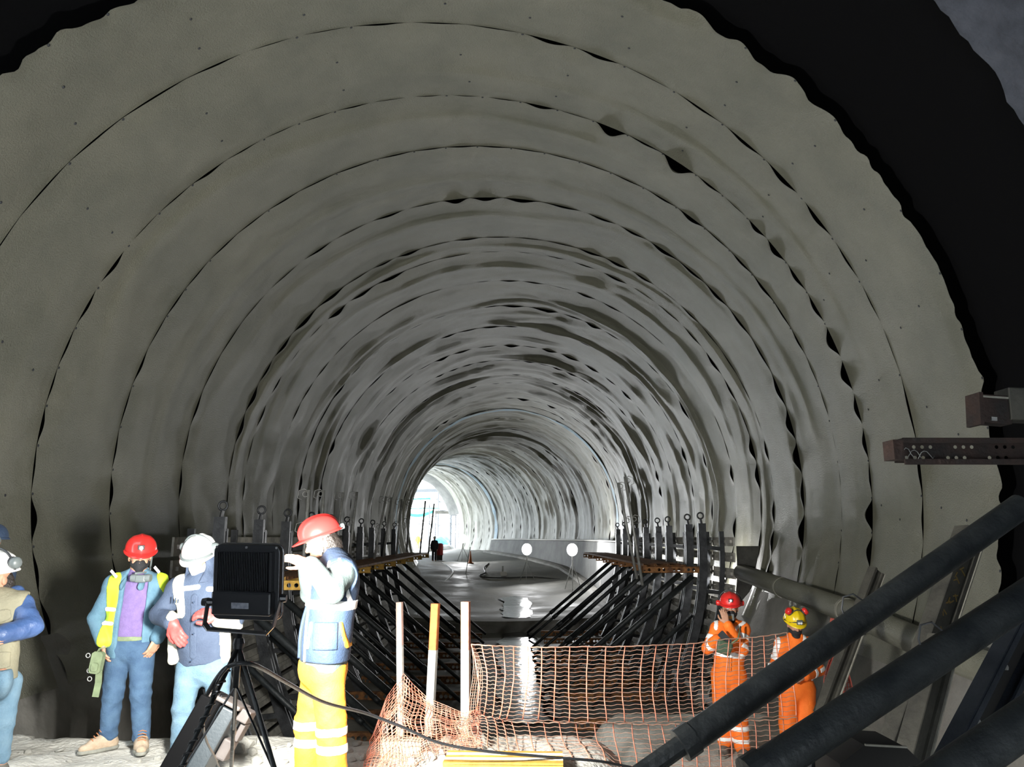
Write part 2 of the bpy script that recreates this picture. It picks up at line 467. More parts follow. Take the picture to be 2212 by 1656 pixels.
def frame_proto(sd):
    """one formwork frame in local coordinates (Y = 0); returns list of (name, mesh, parent index)"""
    out = []
    rib = MB()
    for yy in (-.06, .06):
        sweep_rect(rib, [(sd*rib_x(z), yy, z) for z in ZS], .045, .17, (0, 1, 0))
    for z in ZS[::2]:
        rib.box((sd*rib_x(z), 0, z-.02), (.16, .16, .03))
    out.append(('curved_rib', rib, m_steel, None))
    sk = MB(); sweep_rect(sk, [(sd*rib_x(z, .42), 0, z) for z in ZS], .06, .1, (0, 1, 0))
    for z in (1.4, .5, -.4, -1.2):
        sk.bar((sd*rib_x(z), 0, z), (sd*rib_x(z, .42), 0, z-.05), .05, .08)
    out.append(('panel_stud', sk, m_steel, None))
    hd = MB(); hd.box((sd*4.17, 0, 1.80), (.16, .1, .18)); hd.tube([(sd*4.17, 0, 1.86), (sd*4.15, 0, 1.98)], .028, 6)
    out.append(('head_plate', hd, m_steel, None))
    ey = MB(); ring_mesh(ey, (sd*4.15, 0, 2.05), .065, .018)
    out.append(('lifting_eye', ey, m_steel, 'head_plate'))
    # props down to the invert
    for (z0, x0, xb, r, nm) in ((.78, 3.95, .75, .06, 'long_strut'), (.0, 3.9, 1.75, .045, 'short_strut')):
        t = MB(); a = Vector((sd*x0, .09, z0)); b = Vector((sd*xb, .09, -1.84))
        t.tube([a, a+(b-a)*.72], r, 10); t.tube([a+(b-a)*.70, b], r*.72, 8)
        t.tube([a+(b-a)*.69, a+(b-a)*.735], r*1.2, 10)
        out.append((nm, t, m_pipe, None))
    # walkway bracket: perforated channel
    L = 1.25; nu = 12
    br = MB(); x1 = 4.1; xa = x1-L
    o = (sd*xa, -.05, .86) if sd > 0 else (sd*x1, -.05, .86)
    perf_plate(br, o, (1, 0, 0), (0, 0, 1), nu, 1, L/nu, .13, .032, skip=lambda i, j: i % 3 == 2)
    br.box((sd*(x1-L/2), .0, .985), (L, .1, .012)); br.box((sd*(x1-L/2), .0, .866), (L, .1, .012))
    out.append(('walkway_bracket', br, m_yellow if sd < 0 else m_rust, None))
    return out

def frame(sd, s, proto, meshes, label, group):
    t = empty('formwork_frame', label, 'formwork', group, loc=(0, s, 0))
    made = {}
    for i, (nm, mb, m, par) in enumerate(proto):
        if i not in meshes:
            me = mb.mesh(nm); me.materials.append(m); meshes[i] = me
            if 'strut' in nm or 'eye' in nm:
                me.polygons.foreach_set('use_smooth', [True]*len(me.polygons))
        o = bpy.data.objects.new(nm, meshes[i]); COL.objects.link(o)
        o.parent = made[par] if par else t
        made.setdefault(nm, o)
    return t

LEFT_S = [11.4, 13.2, 14.8, 16.6, 18.4, 20.3, 22.3, 24.2, 26.5, 28.9]
RIGHT_S = [16.7, 17.9, 20.1, 21.5, 23.4, 25.2, 27.6, 29.3]
PANEL_Z = [1.60, 1.28, .96, .64, .32, .0, -.32, -.64, -.96, -1.28, -1.58]
for sd, SS, nm in ((-1, LEFT_S, 'floodlight'), (1, RIGHT_S, 'orange workers')):
    pr = frame_proto(sd); ms = {}
    for i, s in enumerate(SS):
        lab = ('dark curved steel frame, %s in the row starting behind the tripod floodlight' % ORD[i] if sd < 0 else
               'dark curved steel frame, %s in the row starting behind the orange coveralls' % ORD[i])
        frame(sd, s, pr, ms, lab, 'formwork frames on the %s side' % ('floodlight' if sd < 0 else 'coverall'))
    # boarded panels between frames: each a thing with its boards
    for i in range(len(SS)-1):
        a, b = SS[i]-(.55 if i == 0 and sd > 0 else .05), SS[i+1]-.09
        if i == 0 and sd < 0: a -= .3
        t = empty('form_panel', 'slatted grey form panel, %s in the row starting %s' % (ORD[i], 'behind the tripod floodlight' if sd < 0 else 'behind the orange coveralls'),
                  'form panel', 'form panels %s' % ('floodlight side' if sd < 0 else 'coverall side'))
        for k, z in enumerate(PANEL_Z):
            z2 = z-(.25 if sd < 0 else .19)+random.uniform(-.02, .02)
            p0, p1 = Vector((sd*rib_x(z, .52), 0, z)), Vector((sd*rib_x(z2, .52), 0, z2))
            mb = MB(); j = random.uniform(0, .05)
            c = (p0+p1)/2; d = (p1-p0)
            mb.bar(V(c.x+sd*j*.4, a, c.z), V(c.x+sd*j*.4, b, c.z), .035, d.length, up=d.normalized())
            # proud rib on the board
            mb.bar(V(c.x-sd*.03, a+.1, c.z), V(c.x-sd*.03, b-.1, c.z), .05, .06, up=d.normalized())
            mb.build('board', m_board, t)
# added light blocker across the gap between the first panel and the lining
vs = []
for z in np.linspace(1.42, -1.5, 14):
    wl_ = math.sqrt(RT**2-(max(z, -.4)-ZC)**2)-.13-(.12 if z < .5 else 0)
    vs.append((rib_x(z, .55), wl_, z))
mb = MB(); rows_ = [[[a, 16.10, z] for a, b, z in vs], [[b, 16.10, z] for a, b, z in vs], [[b, 16.06, z] for a, b, z in vs], [[a, 16.06, z] for a, b, z in vs], [[a, 16.10, z] for a, b, z in vs]]
mb.grid(np.array(rows_)); mb.build('gap_light_block', m_hbeam0, label='dark added light-blocking board between the boarded panels and the lining behind the coveralls', cat='board')
# cross members of the frames over the invert, one per frame
nu = 26
cb = MB(); L = 2.6
perf_plate(cb, (0, -.06, -1.80), (1, 0, 0), (0, 0, 1), nu, 1, L/nu, .16, .04, skip=lambda i, j: i % 4 == 3)
cb.box((L/2, 0, -1.635), (L, .12, .012)); cb.box((L/2, 0, -1.795), (L, .12, .012))
cb_me = cb.mesh('cross_member'); cb_me.materials.append(m_rust)
for i, (s, s2) in enumerate(zip([12.3, 14.0, 15.7, 17.5, 19.35, 21.3, 23.25, 25.4, 27.7], [12.9, 14.9, 17.3, 19.0, 20.8, 22.4, 24.3, 26.4, 28.4])):
    o = bpy.data.objects.new('cross_member', cb_me); COL.objects.link(o); o.location = (-3.45, s, -.02)
    tag(o, 'rusty perforated cross beam on the pit floor, %s behind the painted posts' % ORD[i], 'steel beam', 'rusty cross beams, floodlight side')
    o = bpy.data.objects.new('cross_member', cb_me); COL.objects.link(o); o.location = (1.22, s2, -.02)
    tag(o, 'rusty perforated cross beam on the pit floor, %s behind the stretched orange net' % ORD[i], 'steel beam', 'rusty cross beams, coverall side')
# walkway planks lying on the brackets
def plank(sd, s0, s1, x, m, lab, grp):
    mb = MB(); L = s1-s0; n = max(4, int(L/.14)); wd = .24
    perf_plate(mb, (sd*x-wd/2, s0, 1.05), (1, 0, 0), (0, 1, 0), 3, n, wd/3, L/n, .022)
    for xx in (-wd/2, wd/2): mb.box((sd*x+xx, (s0+s1)/2, 1.028), (.008, L, .045))
    o = mb.build('walkway_plank', m, None, label=lab, cat='plank', group=grp)
    return o
for sd, SS in ((-1, LEFT_S), (1, RIGHT_S)):
    segs = [(SS[0]-.1, SS[3]), (SS[3]+.03, SS[6]), (SS[6]+.03, SS[-1])]
    for si, (a, b) in enumerate(segs):
        for xi, x in enumerate((3.0, 3.27, 3.54)):
            plank(sd, a, b, x, m_rust, 'rusty perforated walkway plank, %s length, %s row, on the frames %s' % (ORD[si], ('edge', 'middle', 'inner')[xi], 'beyond the floodlight' if sd < 0 else 'behind the coveralls'),
                  'walkway planks, %s side' % ('floodlight' if sd < 0 else 'coverall'))
# guard rail poles leaning inwards, with wire hooks
def pole(px, pyt, pyb, pxb, s, lab, grp, side):
    a = at(pxb, pyb, Y=s); b = at(px, pyt, Y=s)
    t = empty('guard_pole', lab, 'pole', grp)
    MB().tube([a, b], .031, 8).build('tube', m_galv, t, smooth=True)
    d = (b-a).normalized()
    for k in (.98, .62):
        p = a+(b-a)*k; h = MB()
        h.tube([p, p+V(.07*side, -.02, .05), p+V(.16*side, -.02, .02), p+V(.18*side, -.02, -.1), p+V(.11*side, -.02, -.13)], .008, 5)
        ring_mesh(h, p+V(.05*side, -.02, -.04), .045, .008)
        h.build('rail_hook', m_galv, t, smooth=True)
lr = 'leaning galvanised guard pole with wire hooks, %s on the walkway behind the coveralls'
for k_, a in enumerate(((1335, 1042, 1250, 1376, 17.0), (1350, 1029, 1264, 1388, 16.4))): pole(*a, lr % ('shorter' if k_ == 0 else 'taller'), 'guard poles, coverall side', 1)
ll = 'leaning galvanised guard pole with wire hooks, %s on the walkway beyond the floodlight'
for k_, a in enumerate(((667, 1058, 1260, 652, 13.2), (699, 1058, 1255, 690, 14.8), (741, 1063, 1240, 720, 16.6), (771, 1062, 1225, 752, 18.4),
          (834, 1072, 1238, 802, 20.3), (846, 1074, 1224, 825, 22.3), (868, 1078, 1212, 855, 23.6))): pole(*a, ll % ORD[k_], 'guard poles, floodlight side', -1)
for k_, a in enumerate(((888, 1079, 1192, 878, 25.5), (919, 1081, 1196, 907, 27.3), (938, 1087, 1196, 925, 28.7))):
    pole(*a, 'thin guard pole seen against the daylight portal, %s on the walkway' % ORD[7+k_], 'guard poles before the portal', -1)
# ================================================================== GROUND IN FRONT
m_ground = mat('dusty_rubble_ground', (0.42, 0.41, 0.37), rough=.92, color2=(.66, .645, .59), vscale=2.2, bump=.9, bscale=26)
gx = np.linspace(-5.35, 4.95, 190); gy = np.linspace(-5, 11.7, 300)
GX, GY = np.meshgrid(gx, gy)
def sstep(a, b, x):
    t = np.clip((x-a)/(b-a), 0, 1); return t*t*(3-2*t)
def ground_h(X, Y):
    X = np.asarray(X, float); Y = np.asarray(Y, float)
    n1 = fbm(X/.7, Y/.7, 201); n2 = fbm(X/.16, Y/.16, 202)
    e = 6.72+.07*fbm(X/.8, 0*Y, 203)+.05*vnoise(X/.13, Y/.2, 204)
    left = -1.9*sstep(e, e+.35, Y)
    xr = .55+.15*vnoise(Y/.7, 0*Y, 205)
    e2 = 11.1+.1*vnoise(X/.6, 0*X, 206)
    right = -.74-1.15*sstep(e2, e2+.3, Y)
    k = sstep(xr, xr+.9, X)
    wall_l = -.35*sstep(-4.2, -4.9, X)*0
    rough = .018*n1+.016*n2
    return (left*(1-k)+right*k)+rough*(1-.6*k)+wall_l
GZ = ground_h(GX, GY)
MB().grid(np.stack([GX, GY, GZ], -1)).build('floor_ground', m_ground, smooth=True, kind='structure')
def gz(x, y): return float(ground_h(np.array([x]), np.array([y]))[0])
def on_ground(px, py, z0=0.0):
    p = at(px, py, z=z0)
    for _ in range(4):
        q = at(px, py, z=gz(p.x, p.y))
        if abs(q.y-p.y) > .6: break
        p = q
    return p

# loose stones
m_stone = mat('pale_broken_concrete', (0.38, 0.37, 0.33), rough=.95, color2=(.55, .54, .49), vscale=9, bump=.6, bscale=30)
def stone_mesh(seed):
    bm = bmesh.new(); bmesh.ops.create_icosphere(bm, subdivisions=2, radius=1)
    r = random.Random(seed); off = Vector((r.random()*9, r.random()*9, r.random()*9))
    planes = [(Vector((r.gauss(0, 1), r.gauss(0, 1), r.gauss(0, 1))).normalized(), r.uniform(.55, .85)) for _ in range(7)]
    for v in bm.verts:
        for n, d in planes:
            t = v.co.dot(n)
            if t > d: v.co -= n*(t-d)
        v.co *= 1+.15*mnoise.noise(v.co*1.4+off)
    me = bpy.data.meshes.new('stone'); bm.to_mesh(me); bm.free(); me.materials.append(m_stone); return me
st_me = [stone_mesh(k) for k in range(6)]
def stone(p, r, lab, grp='loose stones on the ground'):
    o = bpy.data.objects.new('stone', random.choice(st_me)); COL.objects.link(o)
    o.location = (p.x, p.y, p.z+r*.35); o.scale = (r*random.uniform(.8, 1.3), r*random.uniform(.8, 1.2), r*random.uniform(.55, .9))
    o.rotation_euler = (random.uniform(-.3, .3), random.uniform(-.3, .3), random.uniform(0, 6.3))
    return tag(o, lab, 'stone', grp)
for (px, py, r) in ((965, 1612, .07), (1000, 1618, .09), (1040, 1612, .10), (945, 1622, .05), (925, 1640, .05), (1020, 1632, .05), (955, 1634, .045), (905, 1648, .04), (1060, 1626, .04), (890, 1652, .05)):
    stone(on_ground(px, py), r, 'pale broken concrete lump lying at the foot of the painted posts', 'stones at the foot of the posts')
for (px, py, r) in ((517, 1622, .055), (530, 1614, .07), (545, 1628, .04), (560, 1605, .045), (575, 1640, .035), (590, 1618, .03), (612, 1650, .04), (553, 1650, .05), (535, 1640, .03), (625, 1612, .03)):
    stone(on_ground(px, py), r, 'pale stone on the lit ground under the tripod floodlight', 'stones under the floodlight')
for (px, py, r) in ((60, 1628, .03), (95, 1640, .025), (130, 1622, .03), (150, 1645, .02), (300, 1646, .02), (755, 1625, .03), (770, 1610, .04), (760, 1645, .03), (785, 1640, .035), (340, 1640, .03)):
    stone(on_ground(px, py), r, 'small pebble on the dusty ground around the workers', 'pebbles around the workers')

# ------------------------------------------------------------------ painted posts
m_white = mat('white_painted_timber', (.62, .62, .57), rough=.8, var=.15, vscale=14)
m_orange = mat('orange_painted_timber', (.62, .17, .045), rough=.75, var=.2, vscale=14)
m_salmon = mat('faded_red_painted_timber', (.55, .2, .13), rough=.8, color2=(.62, .36, .27), vscale=16)
m_wood = mat('weathered_wood', (.40, .35, .26), rough=.85, color2=(.55, .5, .4), vscale=6, bump=.4, bscale=30)
def post(px_t, py_t, px_b, py_b, wpx, split, upper, lab):
    b = at(px_b, py_b, z=.0); t = at(px_t, py_t, Y=b.y)
    w_ = wpx*b.y/FPX; d = t-b; mid = b+d*((py_b-split)/(py_b-py_t))
    e = empty('marker_post', lab, 'post')
    yaw = Vector((.25, 1, 0))
    MB().bar(b-d*.03, mid, w_, w_*1.0, up=yaw, ch=.08).build('lower_part', m_white, e)
    MB().bar(mid, t, w_, w_*1.0, up=yaw, ch=.08).build('painted_top', upper, e)
post(863, 1300, 866, 1606, 12, 1395, mat('pale_pink_painted_timber', (.66, .45, .38), rough=.8, var=.15, vscale=14), 'thin white post with red-edged top standing in the wooden block')
post(941, 1303, 927, 1578, 16, 1405, m_orange, 'leaning white post with bright orange painted top half')
post(1006, 1299, 1006, 1598, 17, 1405, m_salmon, 'white post with faded salmon top where the orange net is tied')
b = on_ground(864, 1640); yb = b.y
MB().box((b.x, b.y+.06, b.z+.05), (.30, .16, .15), Matrix.Rotation(.08, 3, 'Z')).build('wooden_block', m_wood, label='weathered wooden block at the foot of the thin white post', cat='wood block', bevel=.012)
# yellow beam on the ground by the net
p0, p1 = on_ground(962, 1668), on_ground(1185, 1670)
e = empty('steel_waler', 'yellow steel waler lying on the ground below the posts', 'steel beam')
mb = MB(); d = (p1-p0).normalized(); L = (p1-p0).length+.1; wv = Vector((-d.y, d.x, 0))
o_ = p0-wv*.14+V(0, 0, -.02)
perf_plate(mb, o_, d, V(0, 0, 1), 10, 1, L/10, .11, .022)
mb.build('perforated_face', m_yellow, e)
MB().bar(p0+V(0, 0, .10), p0+d*L+V(0, 0, .10), .30, .012, up=(0, 0, 1)).build('top_flange', m_yellow, e)
for kx in (-.06, .06):
    MB().bar(p0+wv*kx+V(0, 0, .108), p0+d*L+wv*kx+V(0, 0, .108), .04, .008).build('pale_stripe', m_white, e)

# ------------------------------------------------------------------ nets
m_net = mat('orange_plastic_net', (.70, .21, .12), rough=.6, color2=(.78, .36, .26), vscale=20)
m_netd = mat('dirty_net_cross_strands', (.45, .2, .13), rough=.7, color2=(.5, .36, .28), vscale=20)
def lerp_poly(poly, t):
    n = len(poly)-1; k = min(int(t*n), n-1); f = t*n-k
    a, b = poly[k], poly[k+1]; return tuple(x+(y-x)*f for x, y in zip(a, b))
def net_from_grid(P, name, label, cat='net', rv=.006, rh=.0028, sep_cols=True, mv=None, mh=None, colstep=1, rowstep=1):
    """P[v][u] of Vectors; columns = heavy strands"""
    e = empty(name, label, cat); m, n = len(P), len(P[0])
    for j in range(0, n, colstep):
        MB().tube([P[i][j] for i in range(m)], rv, 4).build('heavy_strand', mv or m_net, e, smooth=True) if sep_cols else None
    if not sep_cols:
        mb = MB()
        for j in range(0, n, colstep): mb.tube([P[i][j] for i in range(m)], rv, 4, caps=False)
        mb.build('heavy_strands', mv or m_net, e, smooth=True, kind='stuff')
    mb = MB()
    for i in range(0, m, rowstep): mb.tube([P[i][j] for j in range(n)], rh if i else rv, 4, caps=False)
    mb.build('cross_strands', mh or m_netd, e, smooth=True, kind='stuff')
    return e
top = [(1018, 1391, 6.50), (1110, 1396, 6.65), (1230, 1398, 6.85), (1390, 1395, 7.15), (1500, 1388, 7.40), (1600, 1379, 7.60), (1700, 1366, 7.80)]
mid_ = [(1030, 1540, 6.50), (1095, 1554, 6.62), (1230, 1557, 6.77), (1390, 1560, 7.02), (1500, 1556, 7.27), (1600, 1552, 7.42), (1720, 1545, 7.62)]
low = [(1030, 1600, 6.00), (1130, 1650, 5.90), (1260, 1660, 5.95), (1390, 1668, 6.15), (1520, 1680, 6.45), (1620, 1672, 6.75), (1740, 1668, 7.05)]
nc = 25; P = []
for i in range(19):
    v = i/18; row = []
    for j in range(nc*3-2):
        u = j/(nc*3-3)
        a, b_ = lerp_poly(top, u), lerp_poly(mid_, u)
        x = a[0]+(b_[0]-a[0])*v; y = a[1]+(b_[1]-a[1])*v; d_ = a[2]+(b_[2]-a[2])*v
        x += 9*math.sin(v*math.pi)*math.cos(u*5)+2*mnoise.noise(Vector((u*16, v*4, 1)))
        y += 2.0*math.sin(u*(nc-1)*math.pi*2)*(.4 if i == 0 else 1)*.8+3*mnoise.noise(Vector((u*7, v*3, 5)))
        row.append(at(x, y, Y=d_+.05*mnoise.noise(Vector((u*9, v*3, 9)))-.12*math.sin(v*math.pi)))
    P.append(row)
net_from_grid(P, 'barrier_net', 'orange plastic barrier net stretched from the salmon-topped post towards the coveralls', rv=.0055, rh=.0026, colstep=3)
P = []
for i in range(11):
    v = i/10; row = []
    for j in range(24*3-2):
        u = j/(24*3-3)
        a, b_ = lerp_poly(mid_, u), lerp_poly(low, u)
        x = a[0]+(b_[0]-a[0])*v; y = a[1]+4+(b_[1]-a[1]-4)*v; d_ = a[2]+.03+(b_[2]-a[2])*v
        p = at(x+4*math.sin(v*4+u*9), y+1.5*math.sin(u*23*math.pi*2)+4*mnoise.noise(Vector((u*6, v*2, 15))), Y=d_)
        g_ = gz(p.x, p.y)+.015
        if p.z < g_: p.z = g_+.01*abs(mnoise.noise(p*8))
        row.append(p)
    P.append(row)
net_from_grid(P, 'barrier_net', 'loose lower fold of orange net trailing on the ground below the stretched net', rv=.005, rh=.0024, colstep=3)
# bunched net around the posts
tp_ = [(806, 1585, 6.30), (835, 1505, 6.43), (872, 1454, 6.47), (893, 1478, 6.47), (925, 1508, 6.49), (965, 1524, 6.51), (1002, 1540, 6.51), (1035, 1530, 6.55)]
bt_ = [(782, 1662, 5.75), (815, 1672, 5.70), (850, 1655, 5.80), (890, 1660, 5.82), (930, 1632, 5.95), (965, 1622, 6.02), (1005, 1612, 6.10), (1045, 1618, 6.10)]
P = []
for i in range(26):
    v = i/25; row = []
    for j in range(60):
        u = j/59; a, b_ = lerp_poly(tp_, u), lerp_poly(bt_, u)
        x = a[0]+(b_[0]-a[0])*v; y = a[1]+(b_[1]-a[1])*v; d_ = a[2]+(b_[2]-a[2])*v
        n1 = mnoise.noise(Vector((u*7, v*3.5, 25))); n2 = mnoise.noise(Vector((u*11, v*6, 31)))
        p = at(x+13*n1*min(1, v*4), y+8*n2*min(1, v*4), Y=d_+.16*n1)
        g_ = gz(p.x, p.y)+.012
        if p.z < g_: p.z = g_+.02*abs(n2)
        row.append(p)
    P.append(row)
net_from_grid(P, 'barrier_net', 'bunched orange net heaped around the feet of the painted posts', rv=.0027, rh=.0021, sep_cols=False, mh=m_net, colstep=2)
P2 = [[p+V(.03*mnoise.noise(p*6), .07+.04*mnoise.noise(p*9), -.02-.04*abs(mnoise.noise(p*5))) for p in row[::2]] for row in P[2::2]]
net_from_grid(P2, 'barrier_net', 'inner crumpled layer of the orange net heap behind the post feet', rv=.003, rh=.0026, sep_cols=False, mv=m_netd, mh=m_netd)
# strip of net gathered behind the salmon post
P = []
for i in range(24):
    v = i/23; row = []
    for j in range(6):
        u = j/5
        x = 1018+24*u*(.25+.75*math.sin(min(v*1.2, 1)*math.pi*.55))+5*math.sin(v*5); y = 1394+(1540-1394)*v
        row.append(at(x+2*mnoise.noise(Vector((u*5, v*9, 3))), y, Y=6.55+.1*u))
    P.append(row)
net_from_grid(P, 'barrier_net', 'gathered end of the orange net tied behind the salmon-topped post', rv=.003, rh=.002, sep_cols=False, mv=m_netd)
# red net hung in a bunch by the fabric-wrapped pipe
m_netr = mat('dark_red_net', (.33, .055, .04), rough=.7, color2=(.42, .1, .07), vscale=20)
P = []
for i in range(30):
    v = i/29; row = []
    wl = 1797-18*v**.7+4*math.sin(v*9); wr = 1812+48*v**.8+4*math.sin(v*7+2)
    for j in range(22):
        u = j/21; n1 = mnoise.noise(Vector((u*5, v*5, 45)))
        row.append(at(wl+(wr-wl)*u+7*n1, 1338+262*v+6*mnoise.noise(Vector((u*6, v*6, 48))), Y=8.75-.25*v+.2*n1))
    P.append(row)
net_from_grid(P, 'barrier_net', 'dark red net hanging bunched beside the yellow helmet worker', rv=.0048, rh=.004, sep_cols=False, mv=m_netr, mh=m_netr)
hp = at(1803, 1352, Y=8.7)
MB().box(hp, (.08, .1, .16), Matrix.Rotation(.2, 3, 'Y')).build('net_tie', m_netr, label='red tie block holding up the hanging dark red net', cat='tie', bevel=.01)

# ------------------------------------------------------------------ props, beams and pipe on the right
m_soldier0 = mat('dull_wire', (.06, .062, .065), rough=.6)
def prop(pts, lab, mats=None, handles=()):
    """pts: list of (point, radius) sections"""
    e = empty('push_pull_prop', lab, 'prop')
    a, b, r = pts[0]; MB().tube([a, b], r, 20).build('outer_tube', m_pipe, e, smooth=False)
    smooth_auto(e.children[0])
    d = (b-a).normalized()
    MB().tube([b-d*.03, b+d*.05], r*1.13, 20).build('collar', m_pipe, e)
    a2, b2, r2 = pts[1]; MB().tube([a2, b2], r2, 14).build('inner_tube', m_pipe, e)
    smooth_auto(e.children[-1])
    for q in handles:
        p = a+(b-a)*q; up = d.cross(V(0, 1, 0)).normalized()
        if up.z < 0: up = -up
        k = r*.9
        MB().tube([p+up*k-d*.02, p+up*(k+.06)+d*.01, p+up*(k+.075)+d*.07, p+up*(k+.03)+d*.115, p+up*k+d*.12], .005, 5).build('wire_handle', m_soldier0, e, smooth=True)
    return e
A, B = at(2206, 1092, Y=4.45), at(1487, 1598, Y=4.05)
E1 = B+(B-A).normalized()*.9
prop([(A, B, .071), (B-(B-A)*.02, E1, .048)], 'upper black steel push-pull prop crossing in front of the two orange coveralls', handles=(.5,))
A, B = at(2300, 1235, Y=3.75), at(1640, 1668, Y=3.35)
E2 = B+(B-A).normalized()*.6
prop([(A, B, .076), (B-(B-A)*.02, E2, .05)], 'lower black steel push-pull prop below the one crossing the coveralls', handles=(.42,))
A, B = at(2330, 1478, Y=3.1), at(1990, 1714, Y=2.95)
prop([(A, B, .076), (B, B+(B-A).normalized()*.5, .05)], 'lowest black prop cutting the corner over the dark steel box')

m_hbeam = mat('dark_timber_beam', (0.028, 0.027, 0.022), rough=.8, color2=(.06, .057, .046), vscale=5, bump=.3, bscale=25)
m_edge = mat('pale_edge', (.26, .25, .21), rough=.8, var=.2, vscale=9)
m_ochre = mat('ochre_stencil', (.20, .13, .03), rough=.8)
def hbeam(a, b, w, h, fl, lab, up):
    """I-beam whose broad face looks along -up"""
    e = empty('timber_beam', lab, 'beam')
    a, b = Vector(a), Vector(b); d = (b-a).normalized(); u = Vector(up); u = (u-d*u.dot(d)).normalized(); x = d.cross(u)
    MB().bar(a, b, w, h*.6, up=u).build('web', m_hbeam, e)
    for s_ in (-1, 1):
        MB().bar(a+x*(s_*w/2), b+x*(s_*w/2), fl, h, up=u, ch=.12).build('flange', m_hbeam, e)
    MB().bar(a+x*(w/2+fl/2+.004)-u*(h*.5-.006), b+x*(w/2+fl/2+.004)-u*(h*.5-.006), .012, .03, up=u).build('pale_edge_strip', m_edge, e)  # paler strip along one edge of the flange
    return e, d, x, u
a, b_ = at(2093, 1152, Y=6.55), at(1925, 1640, Y=5.9)
e, d, x, u = hbeam(a, b_, .17, .13, .045, 'dark stencilled timber beam leaning on the wall behind the props', (-.35, 1, .1))
# stencilled marks on its face (unreadable letters and a round stamp)
xx = -x
for k in range(9):
    p = a+(b_-a)*(.18+.055*k)-u*.042; mb = MB(); r_ = random.Random(k)
    for q in range(2+k % 2):
        c = p+x*r_.uniform(-.045, .045)+d*r_.uniform(-.03, .03); dd = (d*r_.uniform(-1, 1)+x*r_.uniform(-1, 1)).normalized()
        mb.bar(c-dd*.03, c+dd*.03, .010, .003, up=u)
    mb.build('stencil_mark', m_ochre, e)
for q in (.50, .82):
    p = a+(b_-a)*q-u*.04; mb = MB(); mb.lathe([(.025, 0), (.035, 0), (.035, -.003), (.025, -.003)], 12, Matrix.Translation(p) @ u.to_track_quat('Z', 'Y').to_matrix().to_4x4())
    mb.build('round_stamp', m_ochre, e)
a, b_ = at(1893, 1232, Y=8.3), at(1775, 1545, Y=7.9)
hbeam(a, b_, .11, .10, .035, 'short dark timber beam leaning by the fabric-wrapped pipe', (-.35, 1, .1))
# second leaning beam lower down with pale edge
a, b_ = at(2035, 1385, Y=5.3), at(1960, 1665, Y=4.9)
hbeam(a, b_, .12, .12, .04, 'dark timber beam with pale edge below the lower prop', (-.5, 1, .1))
# fabric-wrapped drain pipe along the foot of the wall
pts = [at(2180, 1462, X=4.62), at(2030, 1405, X=4.68), at(1830, 1318, X=4.74), at(1690, 1268, X=4.77), at(1602, 1236, X=4.78)]
e = empty('drain_pipe', 'fabric-wrapped drain pipe running along the foot of the fabric lining', 'pipe')
MB().tube(pts, .165, 18).build('wrapped_pipe', m_memb, e, smooth=True)
for i, p in enumerate(pts[1:4]):
    t = (pts[2]-pts[1]).normalized(); MB().tube([p-t*.03, p+t*.03], .171, 18).build('fabric_tie', m_edge, e)
# off-frame steel tower that carries the props and channels
m_soldier = mat('blue_grey_steel', (.02, .025, .034), rough=.45, metal=.3, color2=(.045, .052, .064), vscale=6, bump=.1)
def soldier(a, b, w, dp, fl, lab, up, m=m_soldier):
    e = empty('steel_soldier', lab, 'steel beam'); a, b = Vector(a), Vector(b); d = (b-a).normalized()
    u = Vector(up); u = (u-d*u.dot(d)).normalized(); x = d.cross(u)
    MB().bar(a, b, w, .012, up=u).build('web', m_hole, e)
    for s_ in (-1, 1):
        MB().bar(a+x*(s_*w/2)-u*dp/2, b+x*(s_*w/2)-u*dp/2, .016, dp, up=u).build('flange', m, e)
        MB().bar(a+x*(s_*(w/2-fl/2))-u*dp, b+x*(s_*(w/2-fl/2))-u*dp, fl, .012, up=u).build('flange_lip', m, e)
    n = int((b-a).length/.3)
    for k in range(1, n):
        p = a+(b-a)*(k/n); MB().lathe([(.001, -.02), (.014, -.02), (.014, .01)], 6, Matrix.Translation(p-u*.02) @ u.to_track_quat('Z', 'Y').to_matrix().to_4x4()).build('bolt', m_galv, e)
    return e
soldier(at(2212, 1335, Y=4.3), at(2030, 1690, Y=3.75), .21, .08, .035, 'blue-grey steel soldier beam sloping down behind the lower prop', (-.2, 1, .2))
tower = soldier(V(3.36, 4.3, -.8), V(3.36, 4.3, 3.0), .2, .1, .04, 'upright steel soldier just beside the rusty perforated channel', (-.2, 1, 0))
for k, (pa, pb) in enumerate((((2160, 1490), (2250, 1535)), ((2150, 1560), (2260, 1600)))):
    MB().bar(at(*pa, Y=4.6), at(*pb, Y=4.5), .09, .05, up=(0, 0, 1)).build('steel_bracket', m_conc_dark, label='short grey bracket between the sloping soldier and the frame edge' if k == 0 else 'short grey bracket above the lowest black prop', cat='bracket')
# rusty perforated channel sticking out over the lining
m_drust = mat('dark_rust', (.008, .005, .004), rough=.75, color2=(.03, .013, .008), vscale=7, bump=.3, bscale=40)
Yc = 4.2
c0, c1 = at(1942, 974, Y=Yc), at(2395, 974, Y=Yc)
e = empty('perforated_channel', 'rusty perforated steel channel with wire clips jutting out beside the lining', 'steel channel')
H = 47*Yc/FPX; L = c1.x-c0.x; n = int(L/.045)
mb = MB()
perf_plate(mb, (c0.x, Yc+.06, c0.z-H/2), (1, 0, 0), (0, 0, 1), n, 2, L/n, H/2, .0105, skip=lambda i, j: (i*7+j*3) % 5 in (0, 3))
mb.build('web', m_drust, e)
mb = MB(); perf_plate(mb, (c0.x, Yc-.05, c0.z-H/2+.008), (1, 0, 0), (0, 1, 0), n, 1, L/n, .11, .012, skip=lambda i, j: i % 3 == 2); mb.build('bottom_flange', m_drust, e)
